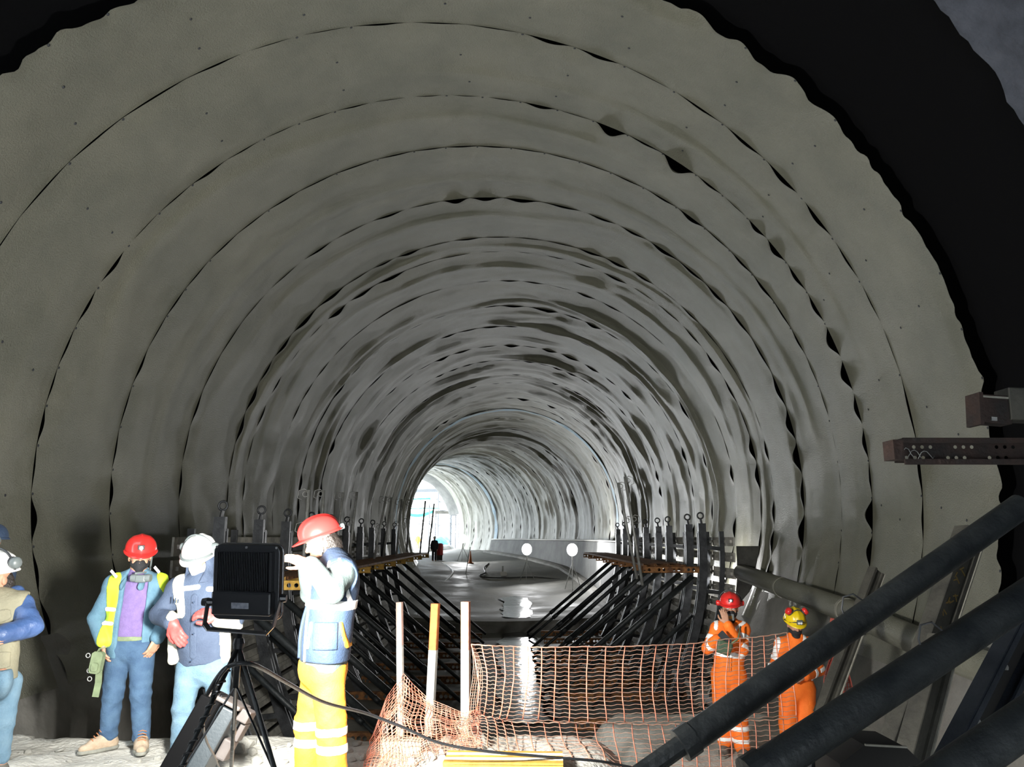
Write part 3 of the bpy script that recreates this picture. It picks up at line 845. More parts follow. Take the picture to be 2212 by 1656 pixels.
MB().box((c0.x+L/2, Yc+.005, c0.z+H/2), (L, .11, .012)).build('top_flange', m_drust, e)
MB().box((c0.x+L/2, Yc-.05, c0.z-H/2-.004), (L, .012, .03)).build('bottom_lip', m_drust, e)
MB().box((c0.x+L/2, Yc-.05, c0.z+H/2-.006), (L, .012, .028)).build('top_lip', m_drust, e)
MB().box((c0.x-.03, Yc+.0, c0.z+.003), (.055, .12, H*.9)).build('end_block', m_drust, e)
for k, fl_, hh in ((.05, 1, .034), (.105, -1, .022), (.15, 1, .016)):
    p = V(c0.x+k, Yc+.03, c0.z-.012)
    MB().tube([p+V(-.034*fl_, 0, -.03), p+V(-.012*fl_, 0, hh*.5), p+V(.004*fl_, 0, hh), p+V(.02*fl_, 0, hh*.75), p+V(.03*fl_, 0, 0), p+V(.05*fl_, 0, -.026), p+V(.058*fl_, 0, -.012)], .0024, 5).build('wire_clip', m_galv, e, smooth=True)
# dark telescopic bracket above it
Yb = 4.1; q0 = at(2103, 886, Y=Yb)
e = empty('telescopic_bracket', 'dark rusted telescopic bracket end above the perforated channel', 'bracket')
R_ = Matrix.Rotation(math.radians(4), 3, 'Y')
MB().box(q0+V(.09, 0, .0), (.17, .10, .155), R_).build('inner_box', m_drust, e, bevel=.004)
MB().box(q0+V(.47, 0, .02), (.62, .13, .175), Matrix.Rotation(math.radians(1.5), 3, 'Y')).build('outer_box', m_hbeam, e, bevel=.006)
MB().box(q0+V(.1, -.055, .062), (.16, .006, .01), R_).build('top_lip', m_edge, e)
MB().box(q0+V(.0, -.01, .0), (.02, .13, .175), R_).build('end_plate', m_drust, e)
MB().lathe([(.001, 0), (.026, 0), (.026, .03)], 10, Matrix.Translation(q0+V(.27, -.1, .02)) @ Matrix.Rotation(-math.pi/2, 4, 'X')).build('pin', m_galv, e)
MB().box(q0+V(.07, -.04, -.055), (.03, .04, .02), R_).build('weld_lug', m_galv, e)
# dark steel box low in the corner, stake and roller
e = empty('steel_box', 'dark steel box with bent rim low among the props', 'steel box')
bx = at(1910, 1660, Y=3.75)
MB().prism([(-.2, -.6), (.2, -.6), (.2, .0), (.11, .09), (-.08, .1), (-.2, .02)], (0, .3, 0), bx, (1, 0, 0), (0, 0, 1)).build('body', m_hole, e)
MB().bar(bx+V(-.08, -.005, .103), bx+V(.11, -.005, .093), .012, .008).build('rim', m_edge, e)
a = on_ground(1868, 1672, -.7); b_ = at(1845, 1572, Y=a.y)
MB().bar(a, b_, .05, .03, up=(.3, 1, 0), ch=.1).build('timber_stake', m_conc, label='pale timber stake standing between the two thick props', cat='stake')
c = at(1782, 1640, Y=4.6)
e = empty('cable_drum', 'small grey steel roller lying beside the timber stake', 'roller')
MB().tube([c+V(-.11, 0, 0), c+V(.11, .05, .01)], .06, 14).build('barrel', m_soldier, e, smooth=False); smooth_auto(e.children[0])
MB().box(c+V(-.02, 0, -.07), (.16, .12, .05)).build('base', m_soldier, e)
# ================================================================== WORK FLOODLIGHT ON ITS TRIPOD
m_lblack = mat('black_cast_aluminium', (.010, .011, .014), rough=.38, metal=.2, bump=.05, bscale=60)
m_rim = mat('lamp_bezel', (.12, .12, .125), rough=.3, metal=.6)
m_lens = mat('lamp_lens', (.9, .9, .9), rough=.3, emit=(1, .98, .94), estr=12)
m_label = mat('grey_rating_label', (.10, .11, .14), rough=.5, color2=(.2, .21, .24), vscale=60)
m_cable = mat('black_cable', (.014, .015, .017), rough=.5, bump=.2, bscale=80)
def rrect(w, h, r, n=4):
    pts = []
    for cx, cy, a0 in ((w/2-r, h/2-r, 0), (-w/2+r, h/2-r, 90), (-w/2+r, -h/2+r, 180), (w/2-r, -h/2+r, 270)):
        for k in range(n+1):
            a = math.radians(a0+90*k/n); pts.append((cx+r*math.cos(a), cy+r*math.sin(a)))
    return pts
YF = 3.6
fc = at(531, 1257, Y=YF)
FW, FH = 148*YF/FPX, 156*YF/FPX*.99
fl = empty('tripod_floodlight', 'black LED floodlight on a tripod seen from behind with a bent bracket', 'floodlight')
FR = (Matrix.Rotation(math.radians(-9), 3, 'Z') @ Matrix.Rotation(math.radians(6), 3, 'X') @ Matrix.Rotation(math.radians(.8), 3, 'Y'))
ux, uy, uz = FR @ V(1, 0, 0), FR @ V(0, 1, 0), FR @ V(0, 0, 1)
MB().prism(rrect(FW, FH, .035), uy*.03, fc, ux, uz).build('housing', m_lblack, fl, bevel=.004)
MB().prism(rrect(FW+.008, FH+.008, .038), uy*.012, fc+uy*.03, ux, uz).build('bezel', m_rim, fl, bevel=.003)
MB().prism(rrect(FW-.05, FH-.07, .02), uy*.004, fc+uy*.0425, ux, uz).build('lens', m_lens, fl)
# cooling fins on the back
for k in range(30):
    x = -FW/2+.035+k*(FW-.085)/29
    MB().box(fc+ux*x-uy*.012+uz*.045, (.0035, .028, FH-.155), FR).build('cooling_fin', m_lblack, fl)
MB().box(fc-uy*.02-uz*(FH/2-.155/2-.002), (FW-.035, .05, .105), FR).build('driver_box', m_lblack, fl, bevel=.01)
MB().box(fc-uy*.0475-uz*(FH/2-.072)+ux*.0, (.082, .003, .026), FR).build('rating_label', m_label, fl)
MB().box(fc-uy*.014+ux*(FW/2-.03)+uz*.03, (.012, .03, FH-.12), FR).build('side_rib', m_lblack, fl)
for k in (-.45, 0, .45):
    for sz in (1,):
        MB().lathe([(.001, -.006), (.006, -.006), (.006, .004)], 6, Matrix.Translation(fc+ux*(k*FW)+uz*(FH/2-.012)-uy*.002) @ Matrix.Rotation(math.pi/2, 4, 'X')).build('screw', m_rim, fl)
# U bracket
pvl, pvr = at(449, 1300, Y=YF-.01), at(607, 1292, Y=YF+.01)
bl, br_ = at(441, 1352, Y=YF-.16), at(588, 1362, Y=YF-.12)
mb = MB(); sweep_rect(mb, [pvl, pvl+(bl-pvl)*.9, bl+V(.02, 0, -.012), br_-V(.02, 0, .012), pvr+(br_-pvr)*.9, pvr], .045, .006, (0, 1, .15))
mb.build('u_bracket', m_rim, fl)
for p in (pvl, pvr):
    MB().lathe([(.001, -.025), (.016, -.025), (.02, 0), (.016, .025), (.001, .025)], 10, Matrix.Translation(p) @ Matrix.Rotation(math.pi/2, 4, 'Y')).build('pivot_knob', m_lblack, fl)
hub = at(517, 1368, Y=YF-.13)
MB().tube([hub+V(0, 0, -.22), hub+V(0, 0, .0)], .014, 12).build('mast', m_lblack, fl, smooth=True)
MB().lathe([(.001, -.022), (.021, -.022), (.025, 0), (.019, .022), (.001, .022)], 12, Matrix.Translation(hub+V(0, 0, -.04))).build('hub', m_lblack, fl)
legs = []
for (pxb, pyb, yb) in ((372, 1690, 3.15), (607, 1690, 3.25), (503, 1600, 4.1)):
    g = at(pxb, pyb, Y=yb); d = (g-hub).normalized(); g0 = hub+d*((hub.z-.0)/-d.z)
    g0.z = gz(g0.x, g0.y)+.015
    mb = MB(); mb.tube([hub+V(0, 0, -.05), g0], .0098, 10); mb.tube([hub+(g0-hub)*.42, hub+(g0-hub)*.46], .014, 10)
    lg = mb.build('leg', m_pipe, fl, smooth=True); legs.append((hub+V(0, 0, -.05), g0))
    MB().lathe([(.001, -.015), (.02, -.012), (.018, .03), (.001, .03)], 8, Matrix.Translation(g0)).build('rubber_foot', m_cable, lg)
br0 = hub+V(0, 0, -.21)
for (a, b) in legs:
    MB().bar(br0, a+(b-a)*.42, .008, .004).build('spreader', m_lblack, fl)
lo = area_light('floodlight_beam', fc+uy*.055, uy, LAMP_NEAR, FW-.05, FH-.07, (1, .985, .93), spread=160)
# spiral cable wound down the first leg
a, b = legs[0]; pts = []
ax = (b-a).normalized(); e1 = ax.cross(V(0, 1, 0)).normalized(); e2 = ax.cross(e1)
for k in range(160):
    t = k/159; ang = t*2*math.pi*26
    pts.append(a+(b-a)*(.08+.9*t)+(e1*math.cos(ang)+e2*math.sin(ang))*.0135)
MB().tube(pts, .0042, 5).build('power_cable', m_cable, label='black cable wound around the first leg of the floodlight tripod', cat='cable', smooth=True)
def spline(pts, n=12):
    P = [Vector(p) for p in pts]; P = [P[0]*2-P[1]]+P+[P[-1]*2-P[-2]]; out = []
    for i in range(1, len(P)-2):
        for k in range(n):
            t = k/n; p0, p1, p2, p3 = P[i-1:i+3]
            out.append(.5*((2*p1)+(-p0+p2)*t+(2*p0-5*p1+4*p2-p3)*t*t+(-p0+3*p1-3*p2+p3)*t**3))
    out.append(P[-2]); return out
cp = [(447, 1500, 3.35), (470, 1462, 3.3), (492, 1440, 3.3), (525, 1432, 3.3), (560, 1440, 3.4), (620, 1474, 3.8), (700, 1516, 4.4), (790, 1540, 5.0), (870, 1570, 5.25), (950, 1604, 5.4), (1050, 1622, 5.5), (1180, 1634, 5.65), (1290, 1643, 5.8), (1340, 1652, 5.95), (1420, 1668, 6.1)]
pts = []
for (x, y, d_) in cp:
    pts.append(at(x, y, Y=d_))
MB().tube(spline(pts), .0092, 8).build('power_cable', m_cable, label='thick black cable sagging from the tripod across the orange trousers to the net', cat='cable', smooth=True)
pts = [at(*q[:2], Y=q[2]) for q in ((492, 1440, 3.28), (470, 1470, 3.3), (452, 1520, 3.4), (440, 1560, 3.6), (446, 1600, 3.9), (466, 1640, 4.3), (485, 1690, 4.7))]
MB().tube(spline(pts), .0055, 7).build('power_cable', m_cable, label='thin black cable dropping in front of the floodlight lying on the ground', cat='cable', smooth=True)
# hanging cord with two beads
p = [at(*q, Y=3.3) for q in ((478, 1450), (471, 1478), (468, 1492), (466, 1505))]
e = empty('bead_cord', 'thin cord with two small discs hanging under the tripod hub', 'cord')
MB().tube(p, .002, 5).build('cord', m_cable, e)
for q in p[1:3]: MB().lathe([(.001, -.004), (.009, -.002), (.009, .002), (.001, .004)], 8, Matrix.Translation(q)).build('disc', m_rim, e)

# ------------------------------------------------------------------ second floodlight, leaning on the ground
m_grey = mat('blue_grey_enamel', (.018, .025, .030), rough=.5, color2=(.028, .036, .042), vscale=5, bump=.08)
m_dusty = mat('dusty_pink_enamel', (.065, .055, .052), rough=.7, color2=(.09, .078, .072), vscale=8)
m_lamph = mat('matt_black_housing', (.0014, .0014, .0017), rough=.8, spec=.08)
YS = 5.3; k = YS/FPX
s_ = empty('ground_floodlight', 'grey and black floodlight lying tilted on the ground under the tripod', 'floodlight')
top_c = at(495, 1512, Y=YS)
du = (at(412, 1656, Y=YS-.08)-at(490, 1517, Y=YS)).normalized()       # down along the housing
dn = Vector((du.z, 0, -du.x)).normalized()                             # across, towards +x
if dn.x < 0: dn = -dn
dy = du.cross(dn).normalized()
if dy.y < 0: dy = -dy
Ls = .60
def blk(u0, u1, n0, n1, y0, y1, nm, m, bev=.006, taper=0):
    o = at(490, 1517, Y=YS)
    vs = []
    for (u_, n_, y_) in ((u0, n0, y0), (u0, n1, y0), (u0, n1, y1), (u0, n0, y1), (u1, n0, y0), (u1, n1, y0), (u1, n1, y1), (u1, n0, y1)):
        vs.append(o+(du*u_+dn*n_+dy*y_)*1.13)
    return MB().add(vs, [(0, 1, 2, 3), (4, 5, 6, 7), (0, 1, 5, 4), (1, 2, 6, 5), (2, 3, 7, 6), (3, 0, 4, 7)]).build(nm, m, s_, bevel=bev)
blk(.0, Ls, -.115, .0, -.16, .16, 'lamp_housing', m_lamph, .01)
blk(.01, Ls, .001, .095, -.12, .14, 'ballast_box', m_grey, .012)
blk(-.025, .0, -.10, .11, -.13, .15, 'end_cap', m_dusty, .01)
for q in range(7): blk(-.034, -.026, -.10+.013*q, -.094+.013*q, -.12, .05, 'vent_fin', m_lblack, 0)
blk(-.018, .05, .10, .165, -.06, .10, 'hinge_plate', m_dusty, .008)
blk(.05, .15, .135, .165, -.03, .09, 'hinge_arm', m_dusty, .006)
blk(.15, .26, .10, .16, -.07, .07, 'knuckle', m_dusty, .012)
o = at(490, 1517, Y=YS)
c = o+(du*.36+dn*.13-dy*.10)*1.13
MB().lathe([(.001, -.03), (.05, -.03), (.056, -.01), (.056, .02), (.035, .03), (.03, .018), (.001, .018)], 20, Matrix.Translation(c) @ (-dy+dn*.6).normalized().to_track_quat('Z', 'Y').to_matrix().to_4x4()).build('adjusting_knob', m_grey, s_, smooth=False)
smooth_auto(s_.children[-1])
c = o+(du*.34+dn*.06-dy*.12)*1.13
MB().tube([c, c+du*.06+dn*.02], .042, 16).build('cable_gland', m_grey, s_); smooth_auto(s_.children[-1])
m_navy = mat('navy_plastic', (.02, .03, .06), rough=.4)
MB().tube([c+du*.06+dn*.04, c+du*.2+dn*.06], .03, 14).build('plug', m_navy, s_); smooth_auto(s_.children[-1])
blk(.36, .46, .098, .12, -.16, -.02, 'socket_plate', m_dusty, .008)

# ------------------------------------------------------------------ three lamps down the tunnel
m_glow = mat('lamp_head_with_glare', (1, 1, 1), rough=.4, emit=(1, .99, .95), estr=7)
for (px, py, Y, foot, lab) in ((1000, 1163, 58, 1192, 'glowing tripod lamp far down the tunnel next to the daylight portal'),
                               (1138, 1186, 44, 1215, 'glowing tripod lamp mid-floor whose light streaks over the puddle'),
                               (1236, 1187, 40.5, 1232, 'glowing tripod lamp close to the low concrete side wall')):
    p = at(px, py, Y=Y)
    e = empty('tunnel_lamp', lab, 'lamp')
    bm = bmesh.new(); bmesh.ops.create_uvsphere(bm, u_segments=20, v_segments=12, radius=1)  # glowing shape swollen to take in the glare around the floodlight head
    for v in bm.verts: v.co = Vector((v.co.x*.28, v.co.y*.22, v.co.z*.32))
    me = bpy.data.meshes.new('glare_head'); bm.to_mesh(me); bm.free(); me.materials.append(m_glow)
    me.polygons.foreach_set('use_smooth', [True]*len(me.polygons))
    g = bpy.data.objects.new('glare_head', me); COL.objects.link(g); g.parent = e; g.location = p
    fz = float(inv_z(0)+floor_rise(Y+.8))
    MB().tube([V(p.x, p.y, p.z-.3), V(p.x, p.y, p.z-.7)], .03, 8).build('mast', m_galv, e)
    for q in range(3):
        a = q*2.1+.4
        MB().tube([V(p.x, p.y, p.z-.6), V(p.x+.5*math.cos(a), p.y+.5*math.sin(a), fz)], .018, 6).build('leg', m_galv, e)
    area_light('lamp_light', p+V(0, -.3, .05), (.42, -1, .14), LAMP_FAR, .45, .45, (.98, .99, 1))

# small work lamp standing in the gap behind the right-hand form panels
m_wl = mat('work_lamp_lens', (1, 1, 1), emit=(1, .99, .96), estr=9)
for (s_, z_, nm) in ((17.6, .62, 'the orange coveralls'), (21.0, .66, 'the middle frames'), (25.5, .66, 'the raised slab')):
    p = V(4.82, s_, z_)
    e = empty('gap_lamp', 'small work lamp in the gap behind the boarded panels near %s' % nm, 'lamp')
    MB().box(p, (.08, .2, .14)).build('housing', m_lblack, e, bevel=.01); MB().box(p+V(0, 0, .08), (.06, .17, .02)).build('lens', m_wl, e)
    MB().bar(p+V(0, 0, -.06), p+V(-.02, 0, -.35), .03, .03).build('stand', m_galv, e)
    l = bpy.data.lights.new('gap_light', 'POINT'); l.energy = 95; l.shadow_soft_size = .05
    o = bpy.data.objects.new('gap_light', l); COL.objects.link(o); o.location = p+V(0, 0, .2)
# ================================================================== SMOOTH BODIES: signed distance grids -> one continuous surface
class Field:
    def __init__(s, lo, hi, h):
        s.h = h; s.lo = np.array(lo, np.float32)
        n = np.ceil((np.array(hi)-np.array(lo))/h).astype(int)+1
        s.n = n; s.ax = [s.lo[i]+h*np.arange(n[i], dtype=np.float32) for i in range(3)]
        s.D = np.full(tuple(n), 0.2, np.float32)
    def _box(s, pts, r, k):
        pts = np.array(pts); lo = pts.min(0)-r-k-2.5*s.h; hi = pts.max(0)+r+k+2.5*s.h
        i0 = np.clip(np.floor((lo-s.lo)/s.h).astype(int), 0, s.n-1); i1 = np.clip(np.ceil((hi-s.lo)/s.h).astype(int)+1, 1, s.n)
        sl = tuple(slice(a, b) for a, b in zip(i0, i1))
        X = s.ax[0][sl[0]][:, None, None]; Y = s.ax[1][sl[1]][None, :, None]; Z = s.ax[2][sl[2]][None, None, :]
        return sl, X, Y, Z
    def _put(s, sl, d, k, op='add'):
        D = s.D[sl]
        if D.size == 0: return
        if op == 'sub':
            d = -d; h = np.clip(.5+.5*(d-D)/k, 0, 1) if k > 0 else (d > D)*1.0
            s.D[sl] = D*(1-h)+d*h+(k*h*(1-h) if k > 0 else 0)
        elif k > 0:
            h = np.clip(.5+.5*(D-d)/k, 0, 1); s.D[sl] = D*(1-h)+d*h-k*h*(1-h)
        else: s.D[sl] = np.minimum(D, d)
    def cone(s, a, b, r1, r2=None, k=.02, flat=None, op='add'):
        """tapered capsule; flat=(direction, factor) squashes it along that direction"""
        r2 = r1 if r2 is None else r2
        a = np.array(a, float); b = np.array(b, float)
        sl, X, Y, Z = s._box([a, b], max(r1, r2), k)
        px, py, pz = X-a[0], Y-a[1], Z-a[2]; ba = b-a; sc = 1.0
        if flat is not None:
            n = np.array(flat[0], float); n /= np.linalg.norm(n); f = 1/flat[1]-1
            w_ = px*n[0]+py*n[1]+pz*n[2]
            px, py, pz = px+n[0]*w_*f, py+n[1]*w_*f, pz+n[2]*w_*f
            ba = ba+n*(ba@n)*f; sc = .5+.5*flat[1]
        L = float(ba@ba)+1e-12
        t = np.clip((px*ba[0]+py*ba[1]+pz*ba[2])/L, 0, 1)
        d = np.sqrt((px-ba[0]*t)**2+(py-ba[1]*t)**2+(pz-ba[2]*t)**2)-(r1+(r2-r1)*t)
        s._put(sl, (d*sc).astype(np.float32), k, op)
    def ell(s, c, ax, r, k=.02, op='add'):
        """ellipsoid: ax three unit vectors, r three radii"""
        c = np.array(c, float); sl, X, Y, Z = s._box([c], max(r), k)
        px, py, pz = X-c[0], Y-c[1], Z-c[2]; k0 = 0; k1 = 0
        for a_, r_ in zip(ax, r):
            q = px*a_[0]+py*a_[1]+pz*a_[2]; k0 = k0+(q/r_)**2; k1 = k1+(q/r_**2)**2
        k0 = np.sqrt(k0); k1 = np.sqrt(k1)+1e-6
        s._put(sl, (k0*(k0-1)/k1).astype(np.float32), k, op)
    def rbox(s, c, ax, hs, rd=.01, k=.01, op='add'):
        c = np.array(c, float); sl, X, Y, Z = s._box([c], float(np.linalg.norm(hs)), k)
        px, py, pz = X-c[0], Y-c[1], Z-c[2]; o = 0; m = None
        for a_, h_ in zip(ax, hs):
            q = np.abs(px*a_[0]+py*a_[1]+pz*a_[2])-(h_-rd); o = o+np.maximum(q, 0)**2; m = q if m is None else np.maximum(m, q)
        s._put(sl, (np.sqrt(o)+np.minimum(m, 0)-rd).astype(np.float32), k, op)
    def plane_cut(s, p, n):
        """remove what lies on the side n points to"""
        X, Y, Z = s.ax[0][:, None, None], s.ax[1][None, :, None], s.ax[2][None, None, :]
        s.D = np.maximum(s.D, ((X-p[0])*n[0]+(Y-p[1])*n[1]+(Z-p[2])*n[2]).astype(np.float32))
    def band(s, p, n, half, off=.004, box=None, thick=.012):
        """shell of this field between two planes"""
        X, Y, Z = s.ax[0][:, None, None], s.ax[1][None, :, None], s.ax[2][None, None, :]
        n = np.array(n, float); n /= np.linalg.norm(n)
        g = Field.__new__(Field); g.h, g.lo, g.n, g.ax = s.h, s.lo, s.n, s.ax
        D = np.maximum(s.D-off, np.abs((X-p[0])*n[0]+(Y-p[1])*n[1]+(Z-p[2])*n[2])-half)
        D = np.maximum(D, -(s.D+thick))
        if box is not None:
            c, r = box
            D = np.maximum(D, np.sqrt((X-c[0])**2+(Y-c[1])**2+(Z-c[2])**2)-r)
        g.D = D.astype(np.float32); return g
    def shell(s, fn, off=.004, thick=.012):
        """shell where fn(X,Y,Z) < 0"""
        X, Y, Z = s.ax[0][:, None, None], s.ax[1][None, :, None], s.ax[2][None, None, :]
        g = Field.__new__(Field); g.h, g.lo, g.n, g.ax = s.h, s.lo, s.n, s.ax
        g.D = np.maximum(np.maximum(s.D-off, -(s.D+thick)), fn(X, Y, Z)).astype(np.float32)+0*s.D
        return g
    def surface(s):
        D = np.pad(s.D, 1, constant_values=.2)
        n = D.shape; ins = D < 0
        c = np.zeros(tuple(k-1 for k in n), np.int8)
        for i in (0, 1):
            for j in (0, 1):
                for k in (0, 1): c += ins[i:n[0]-1+i, j:n[1]-1+j, k:n[2]-1+k]
        act = (c > 0) & (c < 8); idx = np.argwhere(act)
        if len(idx) == 0: return np.zeros((0, 3)), np.zeros((0, 4), int)
        vid = np.full(act.shape, -1, np.int64); vid[act] = np.arange(len(idx))
        acc = np.zeros((len(idx), 3)); cnt = np.zeros(len(idx))
        cor = [(i, j, k) for i in (0, 1) for j in (0, 1) for k in (0, 1)]
        vals = {q: D[idx[:, 0]+q[0], idx[:, 1]+q[1], idx[:, 2]+q[2]] for q in cor}
        for q in cor:
            for a in range(3):
                if q[a] == 0:
                    q2 = list(q); q2[a] = 1; q2 = tuple(q2)
                    v0, v1 = vals[q], vals[q2]; m = (v0 < 0) != (v1 < 0)
                    t = np.where(m, v0/(v0-v1+1e-12), 0)
                    p = np.array(q, float)[None, :].repeat(len(idx), 0); p[:, a] += t
                    acc[m] += p[m]; cnt[m] += 1
        pos = s.lo[None, :]+(idx-1+acc/np.maximum(cnt, 1)[:, None])*s.h
        quads = []
        for a in range(3):
            b, d = (a+1) % 3, (a+2) % 3
            sl0 = [slice(1, -1)]*3; sl0[a] = slice(0, n[a]-1)
            sl1 = list(sl0); sl1[a] = slice(1, n[a])
            e = ins[tuple(sl0)] != ins[tuple(sl1)]
            ee = np.argwhere(e); base = ee+np.array([0 if i == a else 1 for i in range(3)])
            flip = ins[tuple(sl0)][e]
            def cell(db, dd):
                q = base.copy(); q[:, b] += db; q[:, d] += dd; return vid[q[:, 0], q[:, 1], q[:, 2]]
            Q = np.stack([cell(-1, -1), cell(0, -1), cell(0, 0), cell(-1, 0)], 1)
            Q[~flip] = Q[~flip][:, ::-1]; quads.append(Q)
        return pos, np.concatenate(quads)
    def build(s, name, m, parent, wr=None, relax=1, label=None):
        pos, Q = s.surface()
        ok = (Q >= 0).all(1); Q = Q[ok]
        for _ in range(relax):
            acc = np.zeros_like(pos); cnt = np.zeros(len(pos))
            for i in range(4):
                np.add.at(acc, Q[:, i], pos[Q[:, (i+1) % 4]]+pos[Q[:, (i+3) % 4]]); np.add.at(cnt, Q[:, i], 2)
            pos = pos*.5+.5*acc/np.maximum(cnt, 1)[:, None]
        if wr is not None:
            e1 = pos[Q[:, 2]]-pos[Q[:, 0]]; e2 = pos[Q[:, 3]]-pos[Q[:, 1]]; fn = np.cross(e1, e2)
            nn = np.zeros_like(pos)
            for i in range(4): np.add.at(nn, Q[:, i], fn)
            nn /= np.linalg.norm(nn, axis=1)[:, None]+1e-12
            pos = pos+nn*wr(pos)[:, None]
        me = bpy.data.meshes.new(name)
        me.vertices.add(len(pos)); me.vertices.foreach_set('co', pos.astype(np.float32).ravel())
        me.loops.add(Q.size); me.loops.foreach_set('vertex_index', Q.ravel().astype(np.int32))
        me.polygons.add(len(Q)); me.polygons.foreach_set('loop_start', np.arange(0, Q.size, 4, dtype=np.int32))
        me.polygons.foreach_set('loop_total', np.full(len(Q), 4, np.int32))
        me.update(calc_edges=True); me.validate()
        me.polygons.foreach_set('use_smooth', [True]*len(me.polygons))
        me.materials.append(m)
        o = bpy.data.objects.new(name, me); COL.objects.link(o); o.parent = parent
        if label: o['label'] = label
        return o

def wrinkles(seed, amp, centres, base=.0012, freq=70.0):
    """cloth folds: stronger near the given (point, radius) joints"""
    r = np.random.default_rng(seed); ks = r.normal(size=(5, 3)); ks[:, 2] *= 1.6
    ks /= np.linalg.norm(ks, axis=1)[:, None]; ph = r.uniform(0, 6.28, 5)
    def f(P):
        w_ = np.full(len(P), base/amp if amp else 0)
        for c, rad in centres:
            w_ = np.maximum(w_, np.exp(-((P-np.array(c))**2).sum(1)/rad**2))
        t = 0
        warp = .25*np.sin(P @ np.array([9., 13., 7.])+seed)
        for i in range(5): t = t+np.abs(np.sin((P @ ks[i])*freq*(.6+.2*i)*.5+ph[i]+warp*3))
        return -amp*w_*(t/5-.5)*2
    return f
# ================================================================== PEOPLE
m_skin = mat('skin', (.42, .22, .14), rough=.55, var=.08, vscale=30)
m_hair = mat('dark_hair', (.016, .012, .010), rough=.5, bump=.5, bscale=120)
m_denim = mat('blue_denim', (.035, .075, .14), rough=.85, color2=(.06, .115, .19), vscale=9, bump=.25, bscale=90)
m_ldenim = mat('light_denim', (.10, .18, .25), rough=.85, color2=(.15, .24, .31), vscale=8, bump=.25, bscale=90)
m_chambray = mat('chambray_blue_cloth', (.07, .15, .21), rough=.85, color2=(.10, .19, .255), vscale=10, bump=.25, bscale=90)
m_purple = mat('purple_sweater', (.16, .11, .26), rough=.9, var=.1, vscale=30, bump=.3, bscale=150)
m_hiviz = mat('hi_vis_yellow', (.50, .72, .03), rough=.7, var=.08, vscale=9)
m_refl = mat('silver_reflective_tape', (.88, .89, .88), rough=.35, metal=.0, spec=.8)
m_navycloth = mat('navy_work_cloth', (.017, .034, .07), rough=.8, color2=(.028, .05, .095), vscale=9, bump=.25, bscale=80)
m_greyblue = mat('grey_blue_parka', (.040, .058, .10), rough=.8, color2=(.055, .078, .125), vscale=8, bump=.25, bscale=80)
m_cream = mat('cream_vest_cloth', (.62, .60, .48), rough=.85, var=.08, vscale=9, bump=.25, bscale=80)
m_beige = mat('beige_vest_cloth', (.24, .225, .155), rough=.85, var=.1, vscale=9, bump=.25, bscale=80)
m_puffer = mat('navy_puffer_nylon', (.035, .075, .19), rough=.45, color2=(.06, .11, .25), vscale=9, bump=.3, bscale=40)
m_otrous = mat('orange_work_trousers', (.80, .29, .015), rough=.8, color2=(.88, .38, .03), vscale=7, bump=.2, bscale=80)
m_coverall = mat('orange_coverall', (.90, .155, .010), rough=.75, color2=(.98, .21, .018), vscale=7, bump=.2, bscale=80)
m_sleeve = mat('grey_green_sleeve', (.05, .068, .066), rough=.8, color2=(.07, .09, .087), vscale=8, bump=.2, bscale=80)
m_redhat = mat('red_helmet_plastic', (.62, .025, .022), rough=.28, spec=.6)
m_whitehat = mat('white_helmet_plastic', (.84, .84, .82), rough=.3, spec=.6)
m_yelhat = mat('yellow_helmet_plastic', (.72, .52, .01), rough=.3, spec=.6)
m_blackcloth = mat('black_cloth', (.012, .012, .014), rough=.8, bump=.2, bscale=90)
m_whitecloth = mat('white_mask_cloth', (.82, .85, .88), rough=.8)
m_redglove = mat('red_rubber_glove', (.62, .06, .055), rough=.55, color2=(.68, .11, .10), vscale=14)
m_greyp = mat('grey_plastic', (.12, .14, .14), rough=.4)
m_dgreyp = mat('dark_grey_plastic', (.03, .032, .036), rough=.45)
m_boot = mat('tan_suede_boot', (.33, .24, .16), rough=.9, color2=(.42, .34, .25), vscale=12, bump=.3, bscale=60)
m_sole = mat('dusty_rubber_sole', (.20, .20, .17), rough=.9, var=.2, vscale=20)
m_lace = mat('rust_brown_lace', (.40, .15, .06), rough=.8)
m_bootd = mat('dusty_dark_boot', (.10, .095, .08), rough=.85, color2=(.16, .15, .13), vscale=14)
m_bootg = mat('speckled_boot', (.22, .23, .19), rough=.9, color2=(.45, .46, .38), vscale=60)
m_eye = mat('eye_white', (.75, .74, .72), rough=.3)
m_iris = mat('eye_iris', (.03, .018, .012), rough=.2)
m_pink = mat('pink_filter_disc', (.62, .25, .42), rough=.7)
m_olive = mat('olive_webbing', (.16, .20, .11), rough=.85, var=.15, vscale=20)

